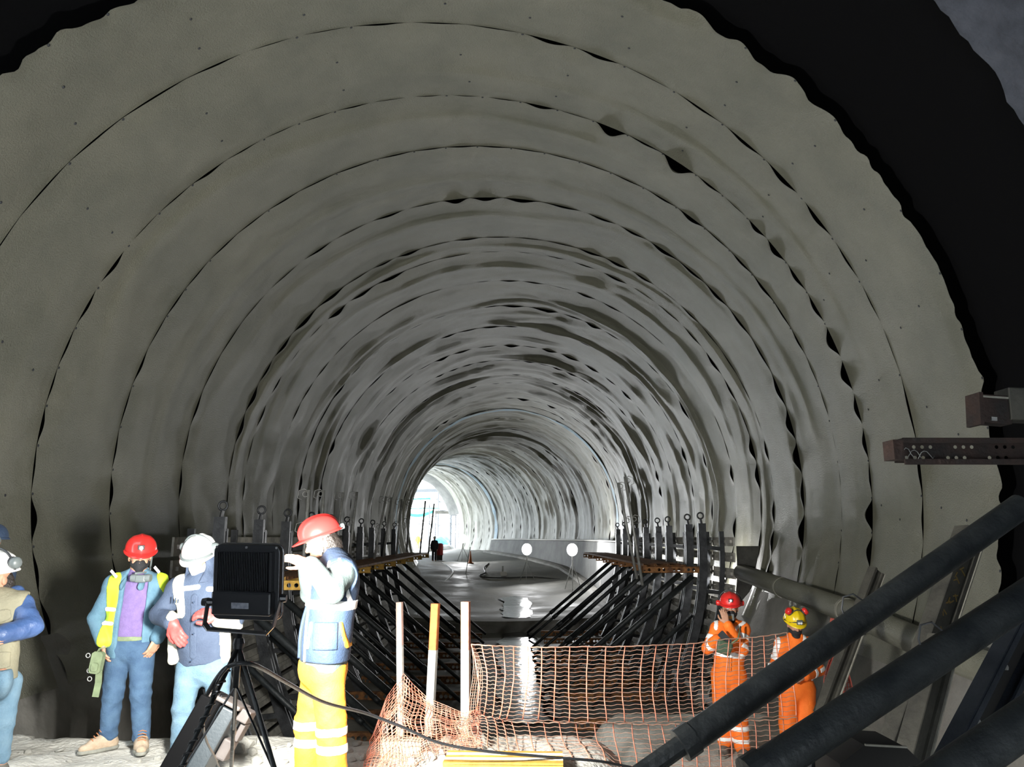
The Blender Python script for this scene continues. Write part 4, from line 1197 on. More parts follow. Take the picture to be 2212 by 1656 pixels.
UPV = Vector((0, 0, 1))
class Person:
    def __init__(s, name, label, d, facing, J, g=0.0, h=.008, group=None, girth=1.0):
        s.d, s.g, s.h = d, g, h; s.k = girth
        s.J = {k: (at(v[0], v[1], Y=d+(v[2] if len(v) > 2 else 0)) if not isinstance(v, Vector) else v) for k, v in J.items()}
        p = s.J['pelvis']
        s.root = empty(name, label, 'person', group)
        s.f = Vector(facing); s.f.z = 0; s.f.normalize()
        s.sx = (s.J['shB']-s.J['shA']).normalized()
        s.up = (s.J['neck']-s.J['pelvis']).normalized()
        s.f = (s.f-s.up*s.f.dot(s.up)).normalized()
    def field(s, keys=None, pad=.2, h=None):
        pts = np.array([list(s.J[k]) for k in (keys or s.J)])
        return Field(pts.min(0)-pad, pts.max(0)+pad, h or s.h)
    def torso(s, F, inf=0.0, low=None, shoulder=True):
        J, k = s.J, s.k; mid = (J['shA']+J['shB'])/2; sw = (J['shA']-J['shB']).length
        fl = (s.f, .68)
        F.cone(mid-s.up*.09, J['pelvis']+s.up*.16, (sw*.44+inf)*k, (sw*.43+inf)*k, k=.05, flat=fl)
        F.cone(J['pelvis']+s.up*.18, (low or J['pelvis']), (sw*.43+inf)*k, (sw*.45+inf)*k, k=.05, flat=fl)
        if shoulder:
            F.cone(J['shA']-s.up*.01, J['shB']-s.up*.01, .058+inf, .058+inf, k=.05)
            for q in ('shA', 'shB'):
                F.cone(J['neck']-s.up*.005, J[q]+s.up*.005, .045+inf*.6, .05+inf*.6, k=.05)
    def arm(s, F, q, inf=0.0, upto=1.0, k=.03, r=(.050, .043, .030)):
        J = s.J; a, b, c = J['sh'+q], J['el'+q], J['wr'+q]
        F.cone(a, b, r[0]+inf, r[1]+inf, k=k)
        F.cone(b, b+(c-b)*upto, r[1]+inf, r[2]+inf+(r[1]-r[2])*(1-upto), k=.02)
    def leg(s, F, q, inf=0.0, k=.035, r=(.088, .062, .042), end=1.0):
        J = s.J; a, b, c = J['hip'+q], J['kn'+q], J['an'+q]
        F.cone(a, b, r[0]+inf, r[1]+inf, k=k); F.cone(b, b+(c-b)*end, r[1]+inf, r[2]+inf, k=.02)
    def hips(s, F, inf=0.0):
        J = s.J; sw = (J['shA']-J['shB']).length
        F.ell(J['pelvis']-s.up*.02, (s.sx, s.f, s.up), (sw*.47+inf, sw*.33+inf, .13+inf), k=.05)
    def hand(s, F, q, d, n, thumb=1, curl=.5, inf=0.0, k=.008, size=1.0):
        """d: wrist->knuckles, n: the way the palm looks, thumb: side"""
        w_ = s.J['wr'+q]; d = Vector(d).normalized(); n = Vector(n); n = (n-d*n.dot(d)).normalized(); x = d.cross(n)*thumb
        z = size
        for i, L in enumerate((.074, .084, .078, .060)):
            off = (1.5-i)*.0195*z; kn = w_+d*(.088*z-(.008 if i == 3 else 0))+x*off
            F.cone(w_+x*off*.55+d*.01, kn, .0155*z+inf, .0125*z+inf, k=.014)
            p = kn; a = 0.12
            for seg, sl in enumerate((.45, .32, .25)):
                a += curl*(.75 if seg == 0 else .9)+.06*i*curl
                q2 = p+(d*math.cos(a)+n*math.sin(a)+x*(off*.8))*(L*sl*z)
                F.cone(p, q2, (.0098-.0008*seg)*z+inf, (.0090-.0008*seg)*z+inf, k=k*.6); p = q2
        t0 = w_+d*.022*z+x*.024*z; t1 = t0+(d*.62+x*.72+n*.25)*.042*z; t2 = t1+(d*.85+x*.25+n*.45)*.036*z; t3 = t2+(d*.9-x*.1+n*.4)*.026*z
        F.cone(t0, t1, .017*z+inf, .0125*z+inf, k=.012); F.cone(t1, t2, .012*z+inf, .0105*z+inf, k=.006); F.cone(t2, t3, .0105*z+inf, .0085*z+inf, k=.006)
    def head(s, F, fwd, tilt=(0, 0, 1)):
        c = s.J['head']; hf = Vector(fwd).normalized(); hu = Vector(tilt); hu = (hu-hf*hu.dot(hf)).normalized(); hs = hf.cross(hu)
        s.hc, s.hf, s.hu, s.hs = c, hf, hu, hs; A = (hs, hf, hu)
        F.ell(c+hu*.035-hf*.008, A, (.076, .094, .092), k=.02)
        F.ell(c+hf*.018-hu*.035, A, (.064, .072, .085), k=.03)
        F.ell(c+hf*.040-hu*.085, A, (.040, .042, .032), k=.03)
        F.cone(c-hu*.05-hf*.02, s.J['neck']-s.up*.03, .056, .062, k=.03)
        for sg in (-1, 1):
            F.ell(c+hs*(.030*sg)+hf*.092+hu*.008, A, (.017, .012, .011), k=.012, op='sub')
            F.ell(c+hs*(.078*sg)-hf*.008-hu*.015, (hs, (hf-hs*sg*.4).normalized(), hu), (.010, .020, .031), k=.008)
            F.ell(c+hs*(.034*sg)+hf*.070-hu*.030, A, (.022, .016, .018), k=.02)
            F.ell(c+hs*(.030*sg)+hf*.086+hu*.026, A, (.024, .010, .007), k=.012)
        F.cone(c+hf*.088+hu*.008, c+hf*.107-hu*.028, .008, .013, k=.012)
        for sg in (-1, 1): F.ell(c+hs*(.011*sg)+hf*.096-hu*.032, A, (.009, .010, .008), k=.008)
        F.ell(c+hf*.088-hu*.060, A, (.024, .010, .007), k=.006); F.ell(c+hf*.087-hu*.070, A, (.020, .010, .007), k=.006)
    def eyes(s):
        for sg in (-1, 1):
            p = s.hc+s.hs*(.030*sg)+s.hf*.083+s.hu*.008
            F = Field(np.array(p)-.022, np.array(p)+.022, .0022); F.ell(p, (s.hs, s.hf, s.hu), (.0135, .0125, .0085), k=0)
            e = F.build('eye', m_eye, s.root, relax=0)
            q = p+s.hf*.0105-s.hu*.001
            F = Field(np.array(q)-.012, np.array(q)+.012, .0016); F.ell(q, (s.hs, s.hf, s.hu), (.0055, .0032, .0055), k=0); F.build('iris', m_iris, e, relax=0)
    def mouth_mask(s, m, name='face_mask', low=.0, big=1.0):
        c, hf, hu, hs = s.hc, s.hf, s.hu, s.hs; A = (hs, hf, hu)
        F = Field(np.array(c)-.16, np.array(c)+.16, .005)
        F.ell(c+hf*.022-hu*.048, A, (.072*big, .086*big, .060*big), k=.02)
        F.cone(c+hf*.095-hu*.022, c+hf*.088-hu*.09, .022, .026, k=.03)
        F.plane_cut(c+hf*.015, -hf); F.plane_cut(c-hu*.008+hf*.1, (hu*.96-hf*.15).normalized())
        r = wrinkles(5, .004, [(c+hf*.1-hu*.05, .1)], freq=160)
        mk = F.build(name, m, s.root, wr=r)
        for sg in (-1, 1):
            p0 = c+hs*(.066*sg)+hf*.03-hu*.03; p1 = c+hs*(.083*sg)-hf*.02-hu*.0
            MB().tube([p0, (p0+p1)/2+hs*(.006*sg), p1], .002, 5).build('ear_loop', m, mk)
        return mk
    def helmet(s, m, lift=.052, w=.118, l=.14, ht=.118, visor=.045, ridge=True, back=.0, tilt=0.0):
        c, hf, hu, hs = s.hc, s.hf, s.hu, s.hs
        if tilt:
            R = Matrix.Rotation(tilt, 3, hs); hf, hu = R @ hf, R @ hu
        o = c+hu*lift-hf*.008; nA, nE = 48, 14
        rows = []
        for e in range(nE+1):
            t = e/nE*math.pi/2; row = []
            for a in range(nA+1):
                ph = 2*math.pi*a/nA
                x, y = math.cos(ph)*math.cos(t)**.85, math.sin(ph)*math.cos(t)**.85; z = math.sin(t)**.92
                r_ = 1+(.055*math.exp(-(x*w/.016)**2)*min(1, z*2.2) if ridge else 0)
                for xx in ((.5, -.5) if ridge else ()): r_ += .025*math.exp(-((x-xx)*w/.012)**2)*min(1, z*2)*(.4+.6*abs(y))
                p = o+hs*(x*w*r_)+hf*(y*l*r_)+hu*(z*ht*r_); row.append(list(p))
            rows.append(row)
        sh = MB().grid(np.array(rows)).build('helmet_shell', m, s.root, smooth=True)
        md = sh.modifiers.new('t', 'SOLIDIFY'); md.thickness = .004
        # brim
        rows = []
        for (ri, dz) in ((1.0, .004), (1.04, -.002), (1.08, -.008), (1.075, -.014), (1.0, -.006)):
            row = []
            for a in range(nA+1):
                ph = 2*math.pi*a/nA; x, y = math.cos(ph), math.sin(ph)
                ex = visor*max(0, y)**2.2*(ri-1)/.08 if ri > 1 else 0
                row.append(list(o+hs*(x*w*ri)+hf*(y*(l*ri)+ex)+hu*(dz-.14*ex*1.2)))
            rows.append(row)
        br = MB().grid(np.array(rows)).build('helmet_brim', m, s.root, smooth=True)
        s.ho, s.hhf, s.hhu, s.hw, s.hl, s.hh = o, hf, hu, w, l, ht
        return o
    def helmet_lamp(s, m=None):
        p = s.ho+s.hhf*(s.hl*.93)+s.hhu*.055
        R = Matrix((s.hs, s.hhf, s.hhu)).transposed()
        e = MB().box(p, (.05, .02, .038), R).build('lamp_holder', m or m_dgreyp, s.root, bevel=.004)
        MB().lathe([(.001, 0), (.014, 0), (.014, .012), (.001, .014)], 12, Matrix.Translation(p+s.hhf*.008) @ s.hhf.to_track_quat('Z', 'Y').to_matrix().to_4x4()).build('lamp_lens', m_refl, e)
    def muffs(s, mcup, mband, up=.10, out=.135, fwd=.0, r=.036, tip=0.0):
        """ear defenders pushed up on the helmet"""
        o, hf, hu, hs = s.ho, s.hhf, s.hhu, s.hs
        pts = []
        for k in range(13):
            a = math.pi*k/12; pts.append(o+hs*(math.cos(a)*out)+hu*(math.sin(a)*(s.hh+.02)+up*.0)+hf*(fwd+.02*math.sin(a)))
        MB().tube(pts, .006, 6).build('headband', mband, s.root, smooth=True)
        for sg in (-1, 1):
            ax = (hs*sg*math.cos(tip)+hu*math.sin(tip)).normalized(); p = o+hs*(sg*out)+hu*up+hf*fwd
            c_ = MB().lathe([(.001, -.022), (r*.95, -.02), (r, -.004), (r*.98, .012), (r*.75, .024), (.001, .028)], 16, Matrix.Translation(p) @ ax.to_track_quat('Z', 'Y').to_matrix().to_4x4()).build('ear_cup', mcup, s.root, smooth=True)
            MB().lathe([(.001, -.034), (r*.9, -.032), (r*1.02, -.026), (r*.95, -.018)], 16, Matrix.Translation(p) @ ax.to_track_quat('Z', 'Y').to_matrix().to_4x4()).build('cushion', m_dgreyp, c_, smooth=True)
    def boot(s, q, m, sole=m_sole, lace=None, size=1.0, tall=.10):
        a, t = s.J['an'+q], s.J['toe'+q]; d = t-a; d.z = 0; d.normalize(); x = Vector((-d.y, d.x, 0)); g = s.g
        base = Vector((a.x, a.y, g))
        F = Field(np.array(base)-np.array([.3, .3, .02]), np.array(base)+np.array([.3, .3, .3]), .006)
        F.cone(base+UPV*(.10+tall*.6), base+UPV*.06-d*.01, .052, .050, k=.02)
        F.cone(base-d*.035+UPV*.045, base+d*.10+UPV*.045, .044*size, .046*size, k=.03)
        F.cone(base+d*.10+UPV*.04, base+d*.175+UPV*.034, .046*size, .036*size, k=.03, flat=(UPV, .85))
        F.cone(base+UPV*.09, base+d*.10+UPV*.06, .045, .035, k=.03)
        F.plane_cut(base+UPV*.022, -UPV)
        b = F.build('boot', m, s.root)
        F = Field(np.array(base)-np.array([.3, .3, .03]), np.array(base)+np.array([.3, .3, .1]), .006)
        F.cone(base-d*.035+UPV*.012, base+d*.10+UPV*.012, .050*size, .052*size, k=.02, flat=(UPV, .6)); F.cone(base+d*.10+UPV*.012, base+d*.178+UPV*.012, .052*size, .041*size, k=.02, flat=(UPV, .6))
        F.plane_cut(base+UPV*.03, UPV); F.plane_cut(base+UPV*.0, -UPV)
        F.build('sole', sole, b)
        if lace is not None:
            for k in range(5):
                t_ = k/4; p = base+d*(.115-.075*t_)+UPV*(.088+.07*t_)
                MB().tube([p-x*.03-d*.0, p+d*.012+UPV*.012, p+x*.03+d*.01], .0035, 5).build('lace', lace, b, smooth=True)
    def jw(s, amp=.007, seed=1, legs=False):
        J = s.J; c = [(J['elA'], .13), (J['elB'], .13), (J['shA'], .11), (J['shB'], .11), (J['pelvis']+s.up*.1, .16)]
        return wrinkles(seed, amp, [(list(p), r) for p, r in c])
    def lw(s, amp=.008, seed=2):
        J = s.J; c = [(J['knA'], .15), (J['knB'], .15), (J['anA'], .16), (J['anB'], .16), (J['pelvis']-s.up*.08, .13)]
        return wrinkles(seed, amp, [(list(p), r) for p, r in c])
    def skeleton(s, hands, fwd, tilt=(0, 0, 1), h=.0065, rh=True):
        """the continuous body: head, trunk, limbs, hands"""
        F = s.field(pad=.16, h=h)
        s.torso(F, -.012); s.hips(F, -.015)
        for q in 'AB':
            s.arm(F, q, -.006, r=(.046, .040, .027)); s.leg(F, q, -.012)
            b = Vector((s.J['an'+q].x, s.J['an'+q].y, s.g)); d = s.J['toe'+q]-b; d.z = 0; d.normalize()
            F.cone(s.J['an'+q], b+UPV*.06, .036, .034, k=.02); F.cone(b+UPV*.05, b+d*.13+UPV*.045, .03, .026, k=.02)
        for q, hd in hands.items(): s.hand(F, q, **hd)
        s.head(F, fwd, tilt)
        return F.build('body', m_skin, s.root)
# ------------------------------------------------------------------ man with red helmet and black mask
dRH = at(262, 1618, z=0).y
R1 = Person('person', 'person in a red helmet, black mask and blue jeans with hands in the pockets', dRH, (.05, -1, 0), dict(
    head=(303, 1201), neck=(297, 1240), shA=(249, 1262), shB=(342, 1263, .03), elA=(208, 1336, .0), wrA=(222, 1386, -.10), elB=(364, 1336, .05), wrB=(338, 1380, -.06),
    pelvis=(281, 1392), hipA=(259, 1402), hipB=(307, 1402), knA=(244, 1498, -.03), knB=(304, 1500, -.03), anA=(234, 1590), anB=(306, 1592), toeA=(186, 1614, -.12), toeB=(306, 1618, -.22)))
R1.skeleton(dict(A=dict(d=(.25, -.1, -1), n=(.9, .5, 0), thumb=-1, curl=.25), B=dict(d=(-.3, -.2, -1), n=(-.9, .4, 0), thumb=1, curl=.3)), (.42, -.88, -.22))
R1.eyes()
# sweater
F = R1.field(['shA', 'shB', 'pelvis', 'neck']); R1.torso(F, .0); F.plane_cut(R1.J['pelvis']+R1.up*.05, -R1.up)
F.cone(R1.J['neck']-R1.up*.03, R1.J['neck']+R1.up*.02, .07, .062, k=.02)
F.build('purple_sweater', m_purple, R1.root, wr=R1.jw(.004, 3))
# open chambray jacket: cut away down the front
F = R1.field(['shA', 'shB', 'elA', 'elB', 'wrA', 'wrB', 'pelvis', 'neck'])
R1.torso(F, .030, low=R1.J['pelvis']-R1.up*.06)
for q in 'AB': R1.arm(F, q, .022, upto=.93)
mid = (R1.J['shA']+R1.J['shB'])/2
oc = mid+R1.f*.22+R1.sx*.035-R1.up*.24
F.rbox(oc, (R1.sx, R1.f, R1.up), (.085, .17, .42), .03, .02, op='sub')
F.plane_cut(R1.J['pelvis']-R1.up*.09, -R1.up)
jk = F.build('chambray_jacket', m_chambray, R1.root, wr=R1.jw(.008, 4))
F2 = F
F3 = R1.field(['neck'], pad=.2, h=.006)
for sg in (-1, 1):
    a = R1.J['neck']+R1.sx*(.055*sg)+R1.up*.035-R1.f*.02; b = R1.J['neck']+R1.sx*(.075*sg)+R1.f*.10-R1.up*.09
    F3.cone(a, b, .022, .03, k=.01, flat=((R1.sx*sg+R1.f*.6), .45))
F3.cone(R1.J['neck']-R1.sx*.06+R1.up*.03-R1.f*.05, R1.J['neck']+R1.sx*.06+R1.up*.03-R1.f*.05, .022, .022, k=.02)
F3.build('jacket_collar', m_chambray, R1.root)
# hi-vis vest worn open: two front panels over the jacket
def strip_fn(P, p0, p1, hw, front):
    """region within hw of the line p0-p1, on the front side"""
    p0, p1 = np.array(p0), np.array(p1); d = p1-p0; L2 = d@d; f = np.array(P.f); c = np.array((P.J['shA']+P.J['shB'])/2)
    def fn(X, Y, Z):
        px, py, pz = X-p0[0], Y-p0[1], Z-p0[2]
        t = np.clip((px*d[0]+py*d[1]+pz*d[2])/L2, 0, 1)
        qx, qy, qz = px-d[0]*t, py-d[1]*t, pz-d[2]*t
        w_ = qx*f[0]+qy*f[1]+qz*f[2]
        dist = np.sqrt(np.maximum((qx-f[0]*w_)**2+(qy-f[1]*w_)**2+(qz-f[2]*w_)**2, 0))-hw
        side = -((X-c[0])*f[0]+(Y-c[1])*f[1]+(Z-c[2])*f[2])*front
        return np.maximum(dist, side-.02)
    return fn
at1 = lambda x, y: at(x, y, Y=dRH-.1)
pv = F2.shell(strip_fn(R1, at1(246, 1250), at1(228, 1385), .05, 1), .010).build('hi_vis_panel', m_hiviz, R1.root, wr=R1.jw(.008, 4))
F2.shell(strip_fn(R1, at1(336, 1235), at1(356, 1290), .028, 1), .010).build('hi_vis_panel', m_hiviz, R1.root, wr=R1.jw(.008, 4))
for (x0, y0, x1, y1) in ((226, 1316, 246, 1316), (222, 1346, 242, 1346)):
    F2.shell(strip_fn(R1, at1(x0, y0), at1(x1, y1), .019, 1), .0135).build('reflective_band', m_refl, R1.root, wr=R1.jw(.008, 4))
for (x0, y0, x1, y1) in ((240, 1232, 252, 1246), (334, 1224, 344, 1236)):
    MB().bar(at(x0, y0, Y=dRH-.13), at(x1, y1, Y=dRH-.16), .02, .006, up=(0, 1, 0)).build('shoulder_tape', m_refl, R1.root)
# jeans
F = R1.field(['pelvis', 'hipA', 'hipB', 'knA', 'knB', 'anA', 'anB']); R1.hips(F, .008)
for q in 'AB': R1.leg(F, q, .006, r=(.092, .072, .060), end=.97)
F.plane_cut(R1.J['pelvis']+R1.up*.08, R1.up)
F.build('jeans', m_denim, R1.root, wr=R1.lw(.012, 6))
F = R1.field(['pelvis', 'shA', 'shB']); R1.torso(F, .006); F.band(R1.J['pelvis']+R1.up*.055, R1.up, .018, .004).build('belt', m_olive, R1.root)
for q in 'AB': R1.boot(q, m_boot, m_sole, m_lace)
R1.helmet(m_redhat, tilt=-.05); R1.helmet_lamp()
R1.mouth_mask(m_blackcloth)
# respirator hanging on the chest and its strap
p = at(306, 1238, Y=dRH-.17)
e = MB().box(p+V(0, 0, -.04), (.09, .05, .06)).build('hanging_respirator', m_greyp, R1.root, bevel=.015)
for sg in (-1, 1):
    MB().lathe([(.001, -.02), (.028, -.02), (.03, 0), (.028, .02), (.001, .02)], 14, Matrix.Translation(p+V(.055*sg, -.0, -.035)) @ Matrix.Rotation(math.pi/2, 4, 'Y')).build('filter', m_greyp, e)
MB().tube([R1.hc-R1.hs*.085+R1.hu*.0, R1.hc-R1.hs*.08+R1.hf*.03-R1.hu*.12, p+V(-.05, 0, 0)], .009, 6).build('chin_strap', m_greyp, R1.root, smooth=True)
# webbing held at his hip
hp = at(210, 1430, Y=dRH-.16)
e = empty('tool_harness', 'olive webbing harness hanging at the hip of the person in blue jeans', 'harness')
mb = MB(); mb.cbox(hp+V(.0, 0, .0), (.085, .05, .16), Matrix.Rotation(.12, 3, 'Y'), .2); mb.build('pouch', m_olive, e)
MB().cbox(hp+V(-.0, -.03, -.03), (.05, .02, .06), Matrix.Rotation(.12, 3, 'Y'), .2).build('pouch_flap', m_olive, e)
sweep_rect(m := MB(), [hp+V(.06, .02, .11), hp+V(.01, .0, .1), hp+V(-.01, 0, .06)], .03, .006, (0, 1, 0)); m.build('strap', m_olive, e)
sweep_rect(m := MB(), [hp+V(.02, 0, -.06), hp+V(.02, .01, -.15), hp+V(.012, 0, -.25)], .006, .05, (0, 1, 0)); m.build('strap', m_olive, e)
for q in (V(-.075, 0, .05), V(-.055, 0, -.06), V(-.045, 0, -.12)): ring_mesh(m := MB(), hp+q, .016, .004); m.build('metal_ring', m_galv, e, smooth=True)

# ------------------------------------------------------------------ person with white helmet, red gloves
dWH = at(378, 1640, z=0).y
W = Person('person', 'person in a white helmet, blue parka and red gloves next to the tripod floodlight', dWH, (-.05, -1, 0), dict(
    head=(432, 1206), neck=(432, 1250), shA=(386, 1270), shB=(484, 1272, .03), elA=(344, 1328, -.04), wrA=(372, 1345, -.20), elB=(506, 1338, .0), wrB=(470, 1332, -.2),
    pelvis=(440, 1432), hipA=(410, 1442), hipB=(470, 1442), knA=(396, 1528, -.03), knB=(470, 1528, -.02), anA=(388, 1612), anB=(458, 1612), toeA=(374, 1640, -.22), toeB=(455, 1640, -.22)))
W.skeleton(dict(A=dict(d=(.55, -.25, -.8), n=(.3, .8, -.3), thumb=-1, curl=.28), B=dict(d=(-.8, -.3, .3), n=(0, .6, -.7), thumb=1, curl=.5)), (-.12, -.88, -.42))
F = W.field(['shA', 'shB', 'elA', 'elB', 'wrA', 'wrB', 'pelvis', 'neck'])
W.torso(F, .034, low=W.J['pelvis']-W.up*.02)
for q in 'AB': W.arm(F, q, .027, upto=.9)
F.plane_cut(W.J['pelvis']-W.up*.0, -W.up)
F.build('parka', m_greyblue, W.root, wr=W.jw(.009, 14)); FW_ = F
at2 = lambda x, y: at(x, y, Y=dWH-.12)
# placket, reflective tape and cream vest edges over the parka
wr_ = W.jw(.009, 14)
FW_.shell(strip_fn(W, at2(418, 1290), at2(418, 1415), .028, 1), .007).build('parka_placket', m_greyblue, W.root, wr=wr_)
FW_.shell(strip_fn(W, at2(382, 1273), at2(424, 1268), .020, 1), .009).build('reflective_band', m_refl, W.root, wr=wr_)
FW_.shell(strip_fn(W, at2(446, 1272), at2(486, 1276), .020, 1), .009).build('reflective_band', m_refl, W.root, wr=wr_)
FW_.shell(strip_fn(W, at2(380, 1252), at2(385, 1325), .040, 1), .012).build('vest_panel', m_cream, W.root, wr=wr_)
FW_.shell(strip_fn(W, at2(487, 1250), at2(492, 1420), .070, 1), .014).build('vest_panel', m_cream, W.root, wr=wr_)
F = W.field(['pelvis', 'hipA', 'hipB', 'elA']); a = at(373, 1372, Y=dWH-.02); b = at(374, 1424, Y=dWH-.06)
F.cone(a, b, .035, .045, k=.02, flat=((0, 1, 0), .6)); F.build('vest_tail', m_cream, W.root, wr=wrinkles(8, .008, [(list(b), .15)]))
# small printed mark on the vest
for k in range(3):
    MB().bar(at(372+6*k, 1302, Y=dWH-.17), at(373+6*k, 1288+3*k, Y=dWH-.17), .008, .004, up=(0, 1, 0)).build('vest_print', m_navycloth, W.root)
for (x, y) in ((419, 1300), (419, 1330), (418, 1368), (413, 1426)):
    MB().lathe([(.001, -.004), (.006, -.003), (.006, .004)], 8, Matrix.Translation(at(x, y, Y=dWH-.185)) @ Matrix.Rotation(math.pi/2, 4, 'X')).build('snap_button', m_navycloth, W.root)
F = W.field(['pelvis', 'hipA', 'hipB', 'knA', 'knB', 'anA', 'anB']); W.hips(F, .010)
for q in 'AB': W.leg(F, q, .008, r=(.092, .070, .060), end=.97)
F.plane_cut(W.J['pelvis']+W.up*.06, W.up); F.build('light_jeans', m_ldenim, W.root, wr=W.lw(.012, 16))
for q, hd in (('A', dict(d=(.55, -.25, -.8), n=(.3, .8, -.3), thumb=-1, curl=.28)), ('B', dict(d=(-.8, -.3, .3), n=(0, .6, -.7), thumb=1, curl=.5))):
    F = W.field(['wr'+q], pad=.26, h=.0055); W.hand(F, q, inf=.0045, size=1.12, **hd)
    b = W.J['wr'+q]; dd = (b-W.J['el'+q]).normalized(); F.cone(b-dd*.03, b+dd*.015, .040, .036, k=.02); F.build('red_glove', m_redglove, W.root)
for q in 'AB': W.boot(q, m_bootg, m_sole)
W.helmet(m_whitehat, ht=.135, w=.124, l=.145, ridge=True, lift=.045)
# fabric neck cape under the helmet
F = W.field(['head', 'neck'], pad=.25, h=.007)
A_ = (W.hs, W.hf, W.hu)
F.ell(W.hc-W.hf*.02-W.hu*.03, A_, (.115, .105, .13), k=.02); F.cone(W.hc-W.hu*.08-W.hf*.02, W.J['neck']-W.up*.01, .11, .12, k=.04)
F.ell(W.hc+W.hf*.10-W.hu*.05, A_, (.075, .13, .125), k=.02, op='sub'); F.plane_cut(W.hc+W.hu*.055, W.hu); F.plane_cut(W.J['neck']-W.up*.03, -W.up)
F.build('neck_cape', m_greyblue, W.root, wr=wrinkles(9, .006, [(list(W.hc), .3)]))
W.mouth_mask(m_whitecloth, big=1.05); W.eyes()
W.muffs(m_greyp, m_greyp, up=.045, out=.128, fwd=-.01, r=.032)
# goggles strap on the brim
pts = [W.ho+W.hs*(math.cos(a)*.128)+W.hhf*(math.sin(a)*.155)+W.hhu*.012 for a in np.linspace(.25, math.pi-.25, 14)]
MB().tube(pts, .010, 6).build('goggle_strap', m_greyp, W.root, smooth=True)

# ------------------------------------------------------------------ person at the edge with beige vest
dE = 5.25
E = Person('person', 'person with white helmet, pink respirator, beige vest and navy puffer sleeves', dE, (-.55, -.8, 0), dict(
    head=(-12, 1249), neck=(-5, 1292), shA=(-62, 1312, -.05), shB=(42, 1308, .04), elA=(-95, 1375, -.1), wrA=(-40, 1382, -.26), elB=(66, 1352, -.05), wrB=(-2, 1372, -.24),
    pelvis=(-10, 1462), hipA=(-38, 1474), hipB=(16, 1474, .03), knA=(-48, 1555, -.05), knB=(7, 1556), anA=(-50, 1640), anB=(2, 1640), toeA=(-90, 1660, -.2), toeB=(-25, 1665, -.22)))
E.skeleton(dict(A=dict(d=(.9, -.2, 0), n=(0, .9, .2), thumb=1, curl=.5), B=dict(d=(-.9, -.2, 0), n=(0, .9, .2), thumb=-1, curl=.5)), (-.30, -.93, -.12), h=.008)
E.eyes()
F = E.field(['shA', 'shB', 'elA', 'elB', 'wrA', 'wrB', 'neck', 'pelvis']); E.torso(F, .02)
for q in 'AB': E.arm(F, q, .030, upto=.95)
F.cone(E.J['neck']-E.sx*.05-E.f*.05, E.J['neck']+E.sx*.06-E.f*.05+UPV*.03, .06, .05, k=.03)
F.plane_cut(E.J['pelvis']+E.up*.12, -E.up)
F.build('puffer_jacket', m_puffer, E.root, wr=wrinkles(33, .010, [(list(E.J['elB']), .3), (list(E.J['shB']), .2), (list(E.J['elA']), .3)], freq=55))
F = E.field(['shA', 'shB', 'pelvis', 'neck'], pad=.24); E.torso(F, .045, low=E.J['pelvis']-E.up*.03, shoulder=True)
for q in 'AB':
    c_ = E.J['sh'+q]; sg = -1 if q == 'A' else 1
    F.ell(c_+E.sx*(.075*sg)-E.up*.06, (E.sx, E.f, E.up), (.075, .13, .15), k=.01, op='sub')
F.plane_cut(E.J['pelvis']-E.up*.02, -E.up); F.build('beige_vest', m_beige, E.root, wr=E.jw(.007, 35)); FE = F
at3 = lambda x, y: at(x, y, Y=dE-.15)
for (a, b, hw, m_, nm) in (((8, 1290), (46, 1283), .015, m_refl, 'reflective_band'), ((5, 1302), (40, 1298), .012, m_refl, 'reflective_band'), ((-5, 1330), (22, 1320), .045, m_beige, 'chest_pocket'), ((-6, 1428), (30, 1428), .055, m_beige, 'hip_pocket')):
    FE.shell(strip_fn(E, at3(*a), at3(*b), hw, 1), .010).build(nm, m_, E.root, wr=E.jw(.007, 35))
F = E.field(['pelvis', 'hipA', 'hipB', 'knA', 'knB', 'anA', 'anB']); E.hips(F, .008)
for q in 'AB': E.leg(F, q, .002, r=(.085, .062, .048), end=.97)
F.plane_cut(E.J['pelvis']+E.up*.05, E.up); F.build('light_jeans', m_ldenim, E.root, wr=E.lw(.008, 36))
for q in 'AB': E.boot(q, m_bootd, m_sole)
E.helmet(m_whitehat, ht=.125)
E.muffs(m_greyp, m_dgreyp, up=.045, out=.135, fwd=-.03, r=.04)
F = E.field(['head'], pad=.2, h=.007); A_ = (E.hs, E.hf, E.hu)
F.ell(E.hc-E.hf*.05-E.hu*.06, A_, (.09, .075, .12), k=.02); F.plane_cut(E.hc+E.hu*.05, E.hu); F.build('hair', m_hair, E.root, wr=wrinkles(3, .008, [(list(E.hc), .3)], freq=150))
r_ = E.hc+E.hf*.1-E.hu*.055
F = Field(np.array(r_)-.13, np.array(r_)+.13, .006); F.ell(r_, A_, (.05, .055, .055), k=.02); e = F.build('respirator', m_dgreyp, E.root)
for sg in (-1, 1):
    MB().lathe([(.001, -.012), (.044, -.012), (.048, 0), (.044, .014), (.001, .018)], 20, Matrix.Translation(r_+E.hs*(.065*sg)+E.hf*.015-E.hu*.01) @ (E.hs*sg+E.hf*.5).normalized().to_track_quat('Z', 'Y').to_matrix().to_4x4()).build('filter_disc', m_pink, e, smooth=True)
